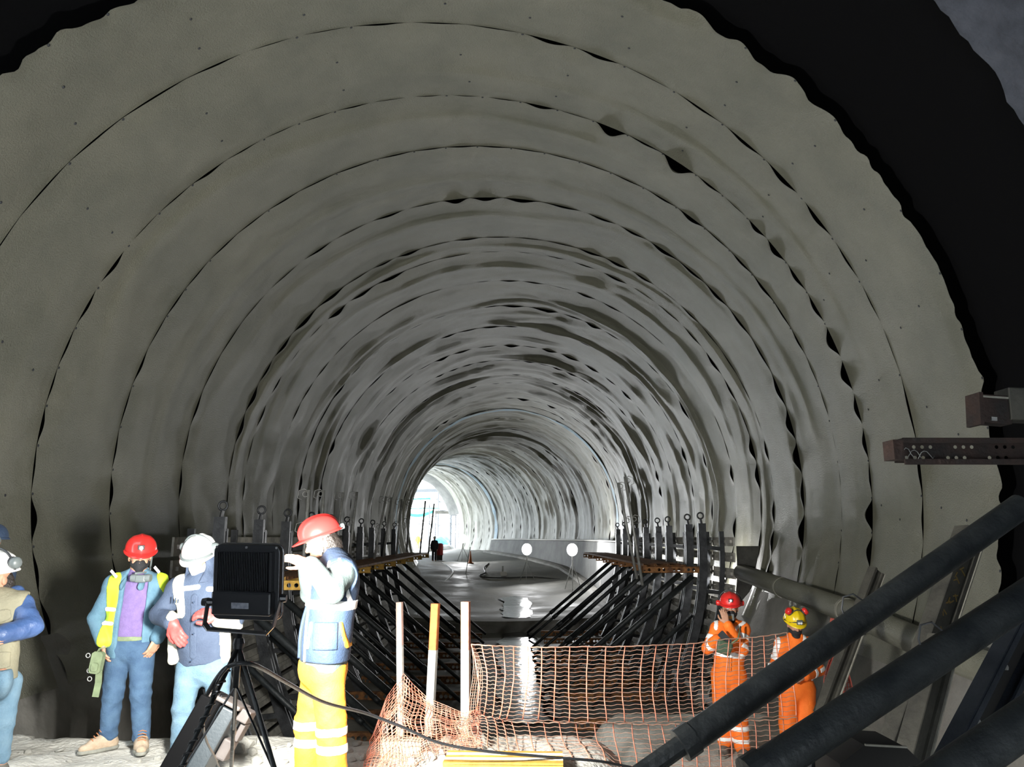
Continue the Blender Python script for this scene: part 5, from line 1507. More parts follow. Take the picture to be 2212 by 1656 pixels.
# ------------------------------------------------------------------ person behind, only a dark cap shows
dN = 6.0
N = Person('person', 'person in a dark navy cap and navy jacket behind the beige vest', dN, (-.4, -.9, 0), dict(
    head=(-14, 1176), neck=(-12, 1216), shA=(-62, 1236), shB=(36-14, 1236), elA=(-74, 1310), wrA=(-60, 1370, -.1), elB=(26, 1310), wrB=(12, 1370, -.1),
    pelvis=(-15, 1375), hipA=(-40, 1385), hipB=(6, 1385), knA=(-42, 1480), knB=(4, 1480), anA=(-42, 1575), anB=(2, 1575), toeA=(-50, 1590, -.2), toeB=(-6, 1590, -.2)), h=.01)
N.J = {k: v-V(.06, 0, 0) for k, v in N.J.items()}
N.skeleton(dict(A=dict(d=(0, -.2, -1), n=(1, 0, 0), thumb=-1), B=dict(d=(0, -.2, -1), n=(-1, 0, 0), thumb=1)), (-.5, -.8, 0), h=.01)
F = N.field(['shA', 'shB', 'elA', 'elB', 'wrA', 'wrB', 'neck', 'pelvis']); N.torso(F, .03, low=N.J['pelvis']-UPV*.05)
for q in 'AB': N.arm(F, q, .025)
F.build('navy_jacket', m_navycloth, N.root, wr=N.jw(.008, 41))
F = N.field(['pelvis', 'hipA', 'hipB', 'knA', 'knB', 'anA', 'anB']); N.hips(F, .01)
for q in 'AB': N.leg(F, q, .01)
F.build('dark_trousers', m_blackcloth, N.root, wr=N.lw(.008, 42))
for q in 'AB': N.boot(q, m_bootd)
N.helmet(m_navycloth, ht=.115, ridge=False, visor=.06); N.muffs(m_greyp, m_dgreyp, up=-.02, out=.125, r=.035); N.mouth_mask(m_blackcloth)

# ------------------------------------------------------------------ person shielding the face, orange trousers
dO = 5.3
O = Person('person', 'person in red helmet, navy vest and orange trousers shielding the face from the floodlight', dO, (-.92, -.38, 0), dict(
    head=(694, 1170), neck=(716, 1208), shA=(738, 1236, -.19), shB=(712, 1232, .17), elA=(716, 1278, -.36), wrA=(668, 1216, -.34), elB=(672, 1280, .04), wrB=(662, 1222, -.12),
    pelvis=(698, 1432), hipA=(706, 1444, -.09), hipB=(690, 1444, .09), knA=(716, 1562, -.10), knB=(668, 1562, .07), anA=(718, 1690, -.10), anB=(668, 1690, .08), toeA=(660, 1710, -.14), toeB=(600, 1710, .04)), h=.008, girth=1.08)
hO = dict(A=dict(d=(-.93, -.08, .36), n=(.2, .3, -.9), thumb=-1, curl=.12), B=dict(d=(-.9, -.1, .45), n=(.2, .4, -.9), thumb=1, curl=.2))
O.skeleton(hO, (-.86, -.34, -.34)); O.eyes()
F = O.field(['shA', 'shB', 'elA', 'elB', 'wrA', 'wrB', 'neck', 'pelvis']); O.torso(F, .03, low=O.J['pelvis']-UPV*.02)
O.arm(F, 'A', .030, upto=.92); O.arm(F, 'B', .026, upto=.92)
F.cone(O.J['neck']-UPV*.02, O.J['neck']+UPV*.03, .075, .066, k=.02)
F.plane_cut(O.J['pelvis']-O.up*.03, -O.up)
F.build('grey_green_jacket', m_sleeve, O.root, wr=O.jw(.009, 51)); FJ = F
F = O.field(['shA', 'shB', 'neck', 'pelvis'], pad=.26); O.torso(F, .048, low=O.J['pelvis']+UPV*.02)
F.plane_cut(O.J['pelvis']+O.up*.03, -O.up)
for q in 'AB':
    sg = -1 if q == 'A' else 1
    F.ell(O.J['sh'+q]+O.sx*(.07*sg)-O.up*.055+O.f*.03, (O.sx, O.f, O.up), (.085, .12, .125), k=.01, op='sub')
F.rbox((O.J['shA']+O.J['shB'])/2+O.f*.2-O.up*.25, (O.sx, O.f, O.up), (.04, .12, .45), .02, .01, op='sub')
F.build('navy_vest', m_navycloth, O.root, wr=O.jw(.010, 51)); FV = F
wo = O.jw(.010, 51)
FV.band(O.J['pelvis']+O.up*.385, O.up, .032, .004).build('reflective_band', m_refl, O.root, wr=wo)
def vert_band(F_, P, p, n, hw, m_, nm, side, zr):
    p = np.array(p); n = np.array(n); sd = np.array(side); c = np.array(P.J['pelvis'])
    fn = lambda X, Y, Z: np.maximum(np.maximum(np.abs((X-p[0])*n[0]+(Y-p[1])*n[1]+(Z-p[2])*n[2])-hw, -((X-c[0])*sd[0]+(Y-c[1])*sd[1]+(Z-c[2])*sd[2])), np.maximum(zr[0]-Z, Z-zr[1]))
    F_.shell(fn, .004).build(nm, m_, P.root, wr=wo)
zt = O.J['neck'].z; zb = O.J['pelvis'].z
vert_band(FV, O, at(664, 1330, Y=dO-.15), (1, 0, 0), .012, m_refl, 'reflective_band', (0, -1, 0), (zb+.02, zt-.02))
vert_band(FV, O, at(712, 1330, Y=dO-.15), (1, 0, .0), .014, m_refl, 'reflective_band', (0, -1, 0), (zb+.36, zt))
vert_band(FV, O, at(762, 1300, Y=dO-.1), (1, 0, .25), .014, m_refl, 'reflective_band', (0, -1, 0), (zb+.36, zt+.02))
pk = FV.shell(lambda X, Y, Z: np.maximum(np.maximum(np.abs(X-at(704, 1370, Y=dO-.2).x)-.08, np.abs(Z-at(704, 1372, Y=dO-.2).z)-.085), Y-(dO-.13)), .012).build('side_pocket', m_navycloth, O.root, wr=wo)
for xx in (668, 742):
    FV.shell(lambda X, Y, Z: np.maximum(np.maximum(np.abs(X-at(xx, 1370, Y=dO-.2).x+(Z-at(704, 1372, Y=dO-.2).z)*(.22 if xx > 700 else -.08))-.010, np.abs(Z-at(704, 1372, Y=dO-.2).z)-.085), Y-(dO-.02)), .014).build('pocket_piping', m_otrous if xx > 700 else m_refl, O.root, wr=wo)
F = O.field(['pelvis', 'hipA', 'hipB', 'knA', 'knB', 'anA', 'anB']); O.hips(F, .03)
for q in 'AB': O.leg(F, q, .018, r=(.092, .078, .075), end=.98)
F.plane_cut(O.J['pelvis']+O.up*.02, O.up); F.build('orange_trousers', m_otrous, O.root, wr=O.lw(.013, 53))
for yy in (1576, 1614):
    F.band(at(700, yy, Y=dO-.1), UPV, .030, .004).build('reflective_band', m_refl, O.root, wr=O.lw(.013, 53))
for q in 'AB': O.boot(q, m_bootd)
O.helmet(m_redhat, ht=.125, l=.142, tilt=.0)
F = O.field(['head', 'neck'], pad=.2, h=.007); A_ = (O.hs, O.hf, O.hu)
F.ell(O.hc-O.hf*.045-O.hu*.02, A_, (.086, .075, .10), k=.02); F.cone(O.hc-O.hf*.07-O.hu*.05, O.J['neck']-O.f*.05-UPV*.03, .06, .05, k=.03); F.plane_cut(O.hc+O.hu*.05, O.hu)
F.ell(O.hc+O.hf*.06-O.hu*.03, A_, (.1, .075, .1), k=.01, op='sub')
F.build('hair', m_hair, O.root, wr=wrinkles(3, .006, [(list(O.hc), .3)], freq=150))
e = O.ho-O.hhf*.155-O.hhu*.0
MB().lathe([(.001, -.02), (.02, -.018), (.022, .012), (.001, .018)], 12, Matrix.Translation(e) @ (-O.hhf).to_track_quat('Z', 'Y').to_matrix().to_4x4()).build('ratchet_knob', m_greyp, O.root, smooth=True)
MB().tube([O.hc+O.hs*-.09+O.hu*.03, O.hc-O.hs*.085+O.hf*.02-O.hu*.06, O.hc+O.hf*.04-O.hu*.115], .005, 5).build('chin_strap', m_dgreyp, O.root)
# ------------------------------------------------------------------ two workers in orange coveralls
def bands(P, F, spec, wr):
    for (p, n, half, box) in spec:
        F.band(p, n, half, .004, box=box).build('reflective_band', m_refl, P.root, wr=wr)
gR = -.74
dR = at(1585, 1628, z=gR).y
RO = Person('person', 'person in orange coverall and red helmet holding a hand to the face mask', dR, (-.15, -1, 0), dict(
    head=(1578, 1313), neck=(1578, 1345), shA=(1551, 1358), shB=(1604, 1358, .03), elA=(1529, 1399, -.06), wrA=(1550, 1379, -.22), elB=(1603, 1404, -.10), wrB=(1570, 1346, -.20),
    pelvis=(1574, 1452), hipA=(1558, 1459), hipB=(1591, 1459), knA=(1560, 1538, -.03), knB=(1595, 1542, -.05), anA=(1566, 1600, -.02), anB=(1603, 1612, -.14), toeA=(1558, 1622, -.2), toeB=(1612, 1632, -.36)), g=gR, h=.009)
RO.skeleton(dict(A=dict(d=(.75, -.15, -.35), n=(.2, .8, -.5), thumb=1, curl=.55), B=dict(d=(-.25, -.05, .95), n=(.1, .95, 0), thumb=1, curl=.25)), (-.22, -.95, -.12), h=.0075)
RO.eyes()
def coverall(P, seed, neckr=.075):
    F = P.field(['shA', 'shB', 'elA', 'elB', 'wrA', 'wrB', 'neck', 'pelvis', 'hipA', 'hipB', 'knA', 'knB', 'anA', 'anB'])
    P.torso(F, .028); P.hips(F, .028)
    for q in 'AB':
        P.arm(F, q, .026, upto=.93); P.leg(F, q, .022, r=(.092, .078, .066), end=.97)
    F.cone(P.J['neck']-UPV*.03, P.J['neck']+UPV*.015, neckr, neckr*.92, k=.03)
    F.ell(P.J['neck']+UPV*.05+P.f*.045, (P.sx, P.f, UPV), (.05, .05, .055), k=.02, op='sub')
    w1, w2 = P.jw(.008, seed), P.lw(.011, seed+1); wr = lambda p: w1(p)+w2(p)
    F.build('orange_coverall', m_coverall, P.root, wr=wr); return F, wr
F, wr = coverall(RO, 61)
J = RO.J
mp = lambda q, t, P=RO: P.J['el'+q]+(P.J['wr'+q]-P.J['el'+q])*t
up_ = lambda q, t, P=RO: P.J['sh'+q]+(P.J['el'+q]-P.J['sh'+q])*t
bands(RO, F, [(J['pelvis']+RO.up*.20, RO.up, .035, (J['pelvis']+RO.up*.2, .20)),
              (up_('A', .55), J['elA']-J['shA'], .03, (up_('A', .55), .11)), (up_('B', .45), J['elB']-J['shB'], .032, (up_('B', .45), .11)),
              (up_('B', .92), J['elB']-J['shB'], .030, (up_('B', .92), .11)), (mp('A', .35), J['wrA']-J['elA'], .028, (mp('A', .35), .09)),
              (at(1580, 1567, Y=dR), UPV, .028, (at(1592, 1567, Y=dR), .3)), (at(1580, 1592, Y=dR), UPV, .026, (at(1592, 1592, Y=dR), .3))], wr)
for (a, b, hw) in (((1551, 1340), (1548, 1358), .024), ((1612, 1345), (1592, 1358), .024)):
    F.shell(strip_fn(RO, at(*a, Y=dR-.15), at(*b, Y=dR-.15), hw, 1), .004).build('reflective_band', m_refl, RO.root, wr=wr)
MB().tube([at(1576, 1352, Y=dR-.155), at(1576, 1400, Y=dR-.185), at(1575, 1450, Y=dR-.175)], .004, 5).build('zip', m_greyp, RO.root)
for q in 'AB': RO.boot(q, m_bootd)
RO.helmet(m_redhat, ht=.125, tilt=.02); RO.helmet_lamp(); RO.muffs(m_redhat, m_dgreyp, up=-.005, out=.13, fwd=-.05, r=.032)
RO.mouth_mask(m_blackcloth)
p = RO.hc+RO.hf*.118-RO.hu*.075+RO.hs*.012
e = MB().box(p, (.085, .03, .075), Matrix((RO.hs, RO.hf, RO.hu)).transposed()).build('filter_cassette', m_greyp, RO.root, bevel=.01)
MB().box(p+RO.hf*.017, (.035, .004, .035), Matrix((RO.hs, RO.hf, RO.hu)).transposed()).build('filter_label', m_yellow, e)
F = RO.field(['head', 'neck'], pad=.16, h=.008); F.cone(RO.J['neck']+UPV*.0, RO.J['neck']+UPV*.05, .066, .062, k=.02); F.build('dark_scarf', m_blackcloth, RO.root)
# phone in hand and green bag at the waist
q = at(1566, 1377, Y=dR-.34)
MB().cbox(q, (.075, .012, .15), Matrix.Rotation(-.75, 3, 'Y'), .12).build('phone', m_dgreyp, label='dark phone held by the red helmet worker in orange coverall', cat='phone')
bg_ = at(1564, 1398, Y=dR-.35)
e = empty('shoulder_bag', 'dark green shoulder bag hanging in front of the red helmet coverall', 'bag')
F = Field(np.array(bg_)-.25, np.array(bg_)+.25, .008); F.rbox(bg_, (V(.94, 0, -.34), V(0, 1, 0), V(.34, 0, .94)), (.085, .03, .075), .028, .01)
F.build('pouch', mat('dark_green_nylon', (.05, .085, .05), rough=.7, var=.2, vscale=12), e, wr=wrinkles(71, .006, [(list(bg_), .2)]))
MB().tube([bg_+V(.06, 0, .03), bg_+V(.17, .05, .08), bg_+V(.24, .16, .2)], .010, 6).build('strap', m_olive, e, smooth=True)

dY = at(1722, 1622, z=gR).y
YO = Person('person', 'person in orange coverall and yellow helmet with red ear defenders', dY, (.0, -1, 0), dict(
    head=(1717, 1347), neck=(1718, 1378), shA=(1689, 1392), shB=(1750, 1392), elA=(1674, 1440, .02), wrA=(1703, 1462, -.2), elB=(1768, 1446, .02), wrB=(1738, 1460, -.2),
    pelvis=(1722, 1482), hipA=(1705, 1489), hipB=(1739, 1489), knA=(1702, 1562, -.03), knB=(1742, 1560, -.03), anA=(1704, 1612), anB=(1742, 1608), toeA=(1698, 1630, -.24), toeB=(1748, 1628, -.24)), g=gR, h=.009)
YO.skeleton(dict(A=dict(d=(.8, -.2, -.2), n=(0, .9, -.3), thumb=1, curl=.5), B=dict(d=(-.8, -.2, -.2), n=(0, .9, -.3), thumb=-1, curl=.5)), (-.02, -.92, -.36), h=.0075)
YO.eyes()
F, wr = coverall(YO, 81, .085)
J = YO.J
mpy = lambda q, t: mp(q, t, YO); upy = lambda q, t: up_(q, t, YO)
bands(YO, F, [(upy('A', .62), J['elA']-J['shA'], .028, (upy('A', .62), .11)), (upy('A', .97), J['elA']-J['shA'], .024, (upy('A', .97), .1)), (mpy('A', .5), J['wrA']-J['elA'], .025, (mpy('A', .5), .09)),
              (upy('B', .60), J['elB']-J['shB'], .028, (upy('B', .6), .11)), (upy('B', .97), J['elB']-J['shB'], .026, (upy('B', .97), .1)), (mpy('B', .45), J['wrB']-J['elB'], .028, (mpy('B', .45), .09)),
              (J['pelvis']+YO.up*.16, YO.up, .03, (J['pelvis']+YO.up*.16, .17)),
              (at(1705, 1600, Y=dY), UPV, .03, (at(1722, 1600, Y=dY), .3))], wr)
for (a, b, hw) in (((1690, 1374), (1683, 1416), .024), ((1736, 1408), (1746, 1378), .026)):
    F.shell(strip_fn(YO, at(*a, Y=dY-.15), at(*b, Y=dY-.15), hw, 1), .004).build('reflective_band', m_refl, YO.root, wr=wr)
for q in 'AB': YO.boot(q, m_bootd)
YO.helmet(m_yelhat, ht=.13, tilt=-.05, visor=.03)
YO.muffs(m_redhat, m_dgreyp, up=.125, out=.095, fwd=.035, r=.042, tip=.7)
p = YO.ho+YO.hhf*.145+YO.hhu*.045; Rm = Matrix((YO.hs, YO.hhf, YO.hhu)).transposed()
e = MB().box(p, (.065, .03, .05), Rm).build('head_lamp', m_greyp, YO.root, bevel=.006)
for sg in (-1, 1): MB().lathe([(.001, 0), (.012, 0), (.012, .006)], 10, Matrix.Translation(p+YO.hs*(.013*sg)+YO.hhf*.015) @ YO.hhf.to_track_quat('Z', 'Y').to_matrix().to_4x4()).build('lamp_lens', m_refl, e)
for sg in (-1, 1):
    pts = [p+YO.hs*(.03*sg), p+YO.hs*(.085*sg)-YO.hhf*.055-YO.hhu*.03, YO.ho+YO.hs*(.125*sg)-YO.hhf*.0+YO.hhu*.0]
    MB().tube(pts, .006, 6).build('lamp_strap', m_dgreyp, YO.root, smooth=True)
F = YO.field(['head', 'neck'], pad=.18, h=.007); A_ = (YO.hs, YO.hf, YO.hu)
F.ell(YO.hc+YO.hf*.02-YO.hu*.06, A_, (.075, .092, .05), k=.02); F.cone(YO.hc-YO.hu*.08, YO.J['neck']+UPV*.0, .066, .068, k=.03); F.plane_cut(YO.hc-YO.hu*.018, YO.hu)
F.build('black_neck_gaiter', m_blackcloth, YO.root, wr=wrinkles(12, .005, [(list(YO.hc), .3)], freq=140))
# ================================================================== FAR END OF THE TUNNEL
# low side wall of the finished section on the outside of the bend, with its kerb and rail
ss = np.linspace(30.7, 66, 64)
def ext(prof, name, m, kind=None, label=None, cat=None, parent=None, s_=ss, closed=True):
    rows = []
    for s in s_:
        fl = float(floor_rise(s)); rows.append([list(tp(s, l, z+fl)) for l, z in prof])
    return MB().grid(np.array(rows)).build(name, m, parent, kind=kind, label=label, cat=cat)
rows = [[list(tp(s, l, z if z > 0 else float(inv_z(0)+floor_rise(s))-.1)) for l, z in ((5.1, 1.38), (4.72, 1.36), (4.45, -1))] for s in ss]
MB().grid(np.array(rows)).build('wall_kicker', m_conc_dark, kind='structure')
ext([(4.47, -1.55), (4.15, -1.55), (4.0, -1.62), (3.85, -1.95)], 'trim_1', m_conc, kind='structure')
m_pale = mat('pale_painted_pipe', (.55, .54, .50), rough=.6)
MB().tube([tp(s, 4.78, 1.42) for s in ss], .05, 8).build('rail_pipe', m_pale, smooth=True, label='pale pipe lying on top of the low dark side wall', cat='pipe')
# front lip of the raised slab
rows = [[list(V(x, 30.2+.12*math.sin(x*.8)+dy, float(inv_z(x))+z)) for x in np.linspace(-4.6, 4.6, 30)] for dy, z in ((-.22, -.05), (-.20, .30), (-.05, .41), (.6, .445))]
MB().grid(np.array(rows)).build('floor_slab_edge', m_conc, kind='structure')
# puddles between the frames and on the slab
m_water = mat('puddle_water', (.015, .017, .017), rough=.10, spec=.7, bump=.4, bscale=5)
def puddle(s0, s1, z, lab, w_=1.0, m=None):
    m = m or m_water
    rows = []
    for s in np.linspace(s0, s1, 70):
        wl = -.2-.06*math.sin(s*1.7)-.22*mnoise.noise(V(s*.9, 0, 0)); wr = 1.05+.06*math.sin(s*1.9+1)+.22*mnoise.noise(V(s*.8, 3, 0))
        k = min(1, (s-s0)/.6+.05, (s1-s)/.6+.05); mdl = (wl+wr)/2
        rows.append([[mdl+(wl-mdl+(wr-wl)*t)*k*w_, s, z if z else float(inv_z(0)+floor_rise(s))+.035] for t in np.linspace(0, 1, 12)])
    MB().grid(np.array(rows)).build('puddle', m, smooth=True, label=lab, cat='puddle')
puddle(15.5, 29.9, -1.862, 'long wet puddle in the pit between the two rows of struts')
m_water2 = mat('rippled_slab_water', (.015, .017, .017), rough=.12, spec=.7, bump=.6, bscale=5)
puddle(30.9, 39, 0, 'wet puddle on the raised slab mirroring a tunnel lamp', 1.0, m_water2)
# hoses on the slab
m_hose = mat('pale_hose', (.32, .31, .28), rough=.6, var=.15, vscale=4)
m_hosed = mat('dark_hose', (.03, .03, .03), rough=.6)
def hose(pp, r, m, lab):
    MB().tube(spline([floor_pt(x, y, .02+r) for x, y in pp], 8), r, 6).build('hose', m, smooth=True, label=lab, cat='hose')
hose([(954, 1216), (966, 1222), (978, 1234), (972, 1246), (955, 1262), (935, 1278), (915, 1292)], .07, m_hose, 'pale thick hose snaking over the wet slab behind the posts')
hose([(944, 1226), (940, 1242), (930, 1258)], .05, m_hose, 'short pale hose beside the snaking hose on the slab')
hose([(1056, 1216), (1045, 1226), (1048, 1236), (1036, 1243), (1060, 1247), (1100, 1247), (1150, 1246), (1210, 1251)], .04, m_hosed, 'dark cable trailing over the slab under the tunnel lamps')
hose([(972, 1247), (984, 1268), (970, 1288)], .04, m_hose, 'thin pale hose end curling down behind the salmon-topped post')
p = floor_pt(1016, 1216)
m_cone = mat('faded_orange_cone', (.45, .13, .03), rough=.7)
e = empty('traffic_cone', 'faded orange traffic cone on the slab below the far lamp', 'cone')
MB().lathe([(.16, 0), (.15, .04), (.12, .06), (.03, .85), (.001, .86)], 12, Matrix.Translation(p)).build('cone_body', m_cone, e, smooth=True)
MB().box(p+V(0, 0, .02), (.42, .42, .04)).build('base', m_cone, e)
p = floor_pt(1006, 1240); 
e = empty('marker_stick', 'thin pale stick with a foot standing on the slab', 'stick')
MB().tube([p, p+V(.25, 0, 1.6)], .025, 6).build('rod', m_galv, e); MB().box(p+V(0, 0, .02), (.35, .25, .06)).build('foot', m_hosed, e)
# small pump on the slab edge
p = floor_pt(1088, 1243)
e = empty('pump', 'small pale pump on the slab where the dark cable ends', 'pump')
MB().cbox(p+V(0, 0, .12), (.4, .3, .24), None, .2).build('casing', m_pale, e); MB().tube([p+V(-.05, 0, .2), p+V(-.05, 0, .55)], .05, 8).build('outlet', m_galv, e)

# ------------------------------------------------------------------ open station box beyond the portal
m_out = mat('outside_concrete', (.62, .62, .60), rough=.9, var=.08, vscale=.3)
ox, oy, oa = [float(q) for q in path(S_END)]
u_ = V(-math.sin(oa), math.cos(oa), 0); r_ = V(math.cos(oa), math.sin(oa), 0); O0 = V(ox, oy, 0)
def out(f, l, z): return O0+u_*f+r_*l+V(0, 0, z)
zf = float(inv_z(0)+floor_rise(S_END))
MB().add([out(-1.5, -25, zf-.05), out(-1.5, 25, zf-.05), out(60, 25, zf-.05), out(60, -25, zf-.05)], [(0, 1, 2, 3)]).build('floor_outside', m_out, kind='structure')
# short dark rock collar just outside the portal, right-hand half
rows = []
for f in np.linspace(-.8, 2.0, 6):
    rows.append([list(out(f, (5.6+.15*mnoise.noise(V(f, p*3, 0)))*math.cos(p), ZC+(5.5-.25*(f > 0)+.2*mnoise.noise(V(f, p*4, 5)))*math.sin(p))) for p in np.linspace(.25, 1.9, 26)])
MB().grid(np.array(rows)).build('wall_portal', m_conc_dark, smooth=True, kind='structure')
# scaffold towers
m_scaf = mat('scaffold_tube', (.07, .075, .08), rough=.5, metal=.3)
def gnd(px, Y): q = at(px, 1160, Y=Y); return V(q.x, q.y, zf)
def scaffold(px, Y, w_, dp, h_, nl, lab, r=.04):
    e = empty('scaffold_tower', lab, 'scaffold'); o = gnd(px, Y)
    cs = [o, o+V(w_, 0, 0), o+V(0, dp, 0), o+V(w_, dp, 0)]; zz = lambda q, z: V(q.x, q.y, zf+z)
    for c in cs: MB().tube([zz(c, -.1), zz(c, h_)], r, 6).build('standard', m_scaf, e)
    for k in range(1, nl+1):
        z = h_*k/nl-.1
        for a, b in ((0, 1), (2, 3), (0, 2), (1, 3)): MB().tube([zz(cs[a], z), zz(cs[b], z)], r*.8, 6).build('ledger', m_scaf, e)
        MB().tube([zz(cs[0], h_*(k-1)/nl), zz(cs[1], z)], r*.7, 6).build('brace', m_scaf, e)
    for k in (nl//2, nl-1): MB().bar(zz(cs[0], h_*k/nl)+V(-.1, dp/2, 0), zz(cs[1], h_*k/nl)+V(.1, dp/2, 0), dp, .05).build('deck', m_conc_dark, e)
scaffold(972, 80, 1.5, 1.2, 5.6, 6, 'dark scaffold tower standing just outside the portal by the tunnel wall')
scaffold(947, 90, 1.4, 1.5, 6.4, 7, 'scaffold tower further out in the daylight behind the first one')
scaffold(905, 98, 2.2, 1.5, 7.2, 7, 'pale distant scaffold tower behind the sagging green net', .035)
m_green = mat('green_debris_net', (.03, .26, .17), rough=.8)
ga, gb = at(868, 1102, Y=88), at(938, 1100, Y=88)
rows = [[list(ga+(gb-ga)*t-V(0, 0, .45*math.sin(t*math.pi)+dz)) for t in np.linspace(0, 1, 16)] for dz in (0, .15, .35)]
o = MB().grid(np.array(rows)).build('debris_net', m_green, smooth=True, label='sagging green debris net hung across the daylight portal', cat='net'); o.modifiers.new('s', 'SOLIDIFY').thickness = .03
MB().bar(ga+V(-1, 0, .14), gb+V(.6, 0, .14), .12, .1).build('net_rail', m_green, label='green rail carrying the sagging debris net', cat='rail')
for px_ in (872, 934):
    q = gnd(px_, 88); MB().tube([V(q.x, q.y, zf-.06), V(q.x, q.y, ga.z+.1)], .05, 6).build('net_post', m_scaf, label='slim post holding the green net rail %s' % ('beside the fabric wall' if px_ < 900 else 'beside the scaffold'), cat='post')
def portal_beam(nm, a, b, w_, h_, m, lab, cat):
    e = empty(nm, lab, cat); MB().bar(a, b, w_, h_).build('beam', m, e)
    for q in (.03, .97):
        p = a+(b-a)*q; MB().tube([p, V(p.x, p.y, zf-.05)], .06, 6).build('column', m_scaf, e)
portal_beam('steel_girder', at(872, 1061, Y=86), at(950, 1058, Y=86), .3, .35, m_scaf, 'dark girder high across the daylight portal', 'girder')
portal_beam('steel_girder', at(870, 1079, Y=87), at(930, 1076, Y=87), .2, .16, m_green, 'thin green girder between the dark girder and the green net', 'girder')
portal_beam('work_platform', at(940, 1106, Y=83), at(986, 1107, Y=83), 1.0, .3, m_hbeam, 'dark work platform beside the green net in the portal', 'platform')
m_tube = mat('fluorescent_tube', (1, 1, 1), emit=(1, 1, 1), estr=12)
e = empty('tube_light', 'glowing fluorescent tube on the scaffold outside the portal', 'lamp')
MB().tube([at(985, 1092, Y=79.6), at(990, 1113, Y=79.6)], .07, 8).build('tube', m_tube, e); MB().bar(at(986, 1091, Y=79.75), at(991, 1114, Y=79.75), .16, .06).build('batten', m_scaf, e)
q = at(991, 1114, Y=79.75); MB().tube([q, V(q.x, q.y, zf-.05)], .04, 6).build('stand', m_scaf, e)
m_sign = mat('pale_blue_panel', (.30, .42, .62), rough=.6)
e = empty('site_panel', 'pale blue framed panel seen in the glare of the portal', 'panel')
pa = at(888, 1127, Y=93); MB().box(pa+V(.4, 0, 0), (.9, .06, .7)).build('sheet', m_sign, e)
for q in (-.35, .35): MB().tube([pa+V(.4+q, .05, -.3), V(pa.x+.4+q, pa.y+.05, zf-.06)], .03, 6).build('leg', m_scaf, e)
m_tarp = mat('blue_tarpaulin', (.04, .22, .45), rough=.5, color2=(.10, .32, .55), vscale=2)
def lump(p, r, nm, m, lab, cat, seed, sq=(1, 1, .7)):
    F = Field(np.array(p)-np.array(r)*1.6, np.array(p)+np.array(r)*1.6, max(r)/14)
    rr = random.Random(seed)
    for k in range(7):
        c = Vector(p)+V(rr.uniform(-.6, .6)*r[0], rr.uniform(-.5, .5)*r[1], rr.uniform(-.5, .35)*r[2])
        F.ell(c, (V(1, 0, 0), V(0, 1, 0), V(0, 0, 1)), [q*rr.uniform(.35, .6) for q in r], k=max(r)*.15)
    F.plane_cut(Vector(p)-V(0, 0, r[2]*.75), V(0, 0, -1))
    o = F.build(nm, m, None, wr=wrinkles(seed, max(r)*.05, [(list(p), max(r)*2)], freq=8/max(r))); tag(o, lab, cat); return o
lump(gnd(950, 82)+V(0, 0, .8), (1.0, .7, 1.05), 'tarpaulin_heap', m_tarp, 'blue tarpaulin heaped over materials outside the portal', 'tarpaulin', 4)
lump(gnd(962, 77)+V(0, 0, .4), (.9, .6, .6), 'spoil_heap', m_conc_dark, 'dark heap of spoil and gear beside the portal floor', 'heap', 9)
lump(gnd(938, 79)+V(0, 0, .28), (.6, .5, .42), 'material_stack', m_hbeam, 'low dark stack of materials in front of the blue tarpaulin', 'stack', 12)

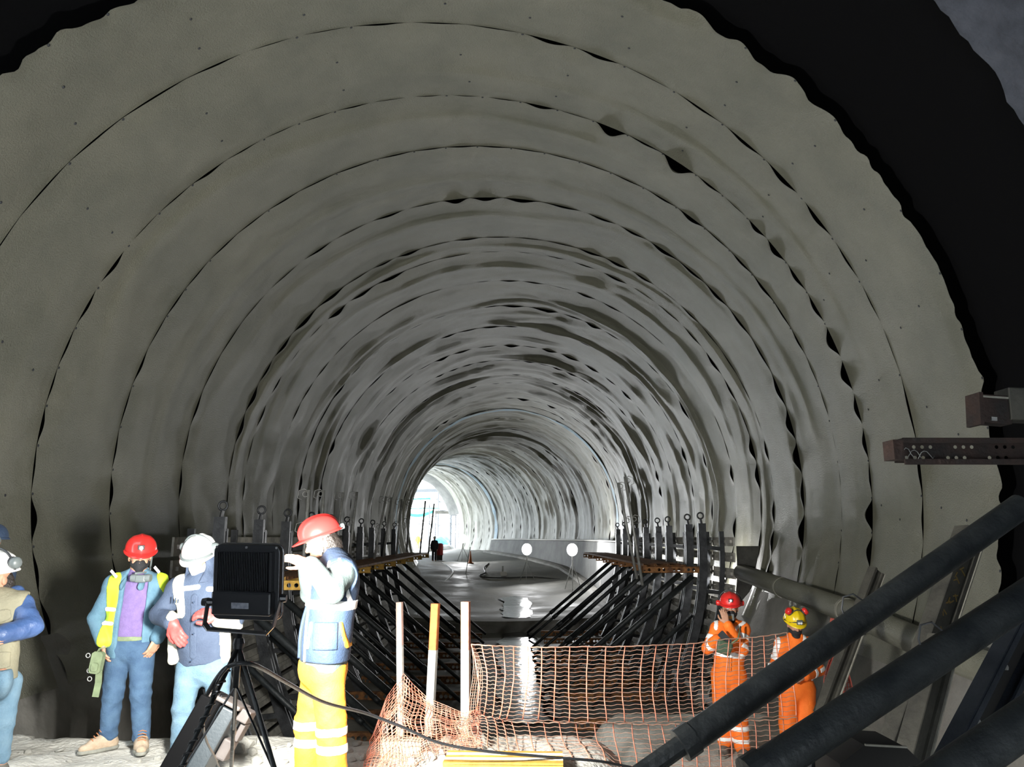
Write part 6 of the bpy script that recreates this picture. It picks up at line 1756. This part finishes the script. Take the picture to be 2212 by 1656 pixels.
# ------------------------------------------------------------------ people far off
def far_person(px, py_head, py_foot, Y, coat, legs, lab, hat, extra=None):
    b = at(px, 1200, Y=Y); b.z = (float(inv_z(0)+floor_rise(Y+2.2)) if Y < 70 else zf); k = 1.0
    e = empty('person', lab, 'person')
    J = lambda x, y, z: b+V(x, y, z)*k
    h = .022
    F = Field(np.array(b)-np.array([.5, .5, .05]), np.array(b)+np.array([.5, .5, 2.1*k]), h)
    F.ell(J(0, 0, 1.62), (V(1, 0, 0), V(0, 1, 0), V(0, 0, 1)), (.085, .1, .12), k=.02); F.cone(J(0, 0, 1.5), J(0, 0, 1.42), .06, .07, k=.03)
    F.cone(J(0, 0, 1.3), J(0, 0, .95), .17, .15, k=.05, flat=((0, 1, 0), .7))
    for s in (-1, 1):
        F.cone(J(.17*s, 0, 1.4), J(.24*s, .02, 1.12), .055, .045, k=.03); F.cone(J(.24*s, .02, 1.12), J(.22*s, -.08, .86), .045, .035, k=.03)
        F.cone(J(.22*s, -.08, .86), J(.21*s, -.1, .76), .04, .03, k=.02)
        F.cone(J(.09*s, 0, .92), J(.10*s, -.04*s, .5), .085, .06, k=.03); F.cone(J(.10*s, -.04*s, .5), J(.10*s, .05*s, .08), .06, .05, k=.03); F.cone(J(.10*s, .05*s, .06), J(.10*s, .05*s-.16, .04), .045, .04, k=.02)
    F.build('body', m_skin, e)
    F = Field(np.array(b)-np.array([.5, .5, .05]), np.array(b)+np.array([.5, .5, 2.1*k]), h)
    F.cone(J(0, 0, 1.33), J(0, 0, .9), .20, .19, k=.05, flat=((0, 1, 0), .75))
    for s in (-1, 1):
        F.cone(J(.17*s, 0, 1.41), J(.25*s, .02, 1.12), .075, .065, k=.03); F.cone(J(.25*s, .02, 1.12), J(.22*s, -.08, .88), .065, .055, k=.03)
    F.build('jacket', coat, e)
    F = Field(np.array(b)-np.array([.5, .5, .05]), np.array(b)+np.array([.5, .5, 1.2*k]), h)
    for s in (-1, 1):
        F.cone(J(.09*s, 0, .95), J(.10*s, -.04*s, .5), .105, .08, k=.03); F.cone(J(.10*s, -.04*s, .5), J(.10*s, .05*s, .05), .08, .07, k=.03)
    F.build('trousers', legs, e)
    F = Field(np.array(J(0, 0, 1.7))-.25, np.array(J(0, 0, 1.7))+.25, .014); F.ell(J(0, 0, 1.66), (V(1, 0, 0), V(0, 1, 0), V(0, 0, 1)), (.12, .14, .13), k=.01); F.plane_cut(J(0, 0, 1.64), V(0, 0, -1)); F.build('helmet', hat, e)
far_person(938, 1156, 1202, 57, m_blackcloth, m_blackcloth, 'distant person in dark clothes walking on the tunnel slab', m_whitehat)
far_person(902, 1148, 1176, 96, m_coverall, m_coverall, 'tiny distant person in orange standing in the daylight outside', m_whitehat)
p = at(950, 1183, Y=58); p.z = float(inv_z(0)+floor_rise(60))+.8
e = empty('red_container', 'red container standing beside the distant person in dark clothes', 'container')
m_redc = mat('red_plastic', (.30, .02, .02), rough=.5)
MB().lathe([(.22, -.42), (.25, -.38), (.25, .36), (.2, .42), (.08, .45), (.001, .45)], 14, Matrix.Translation(p)).build('drum', m_redc, e); MB().box(p+V(0, 0, -.6), (.4, .4, .36)).build('stand', m_hbeam, e)
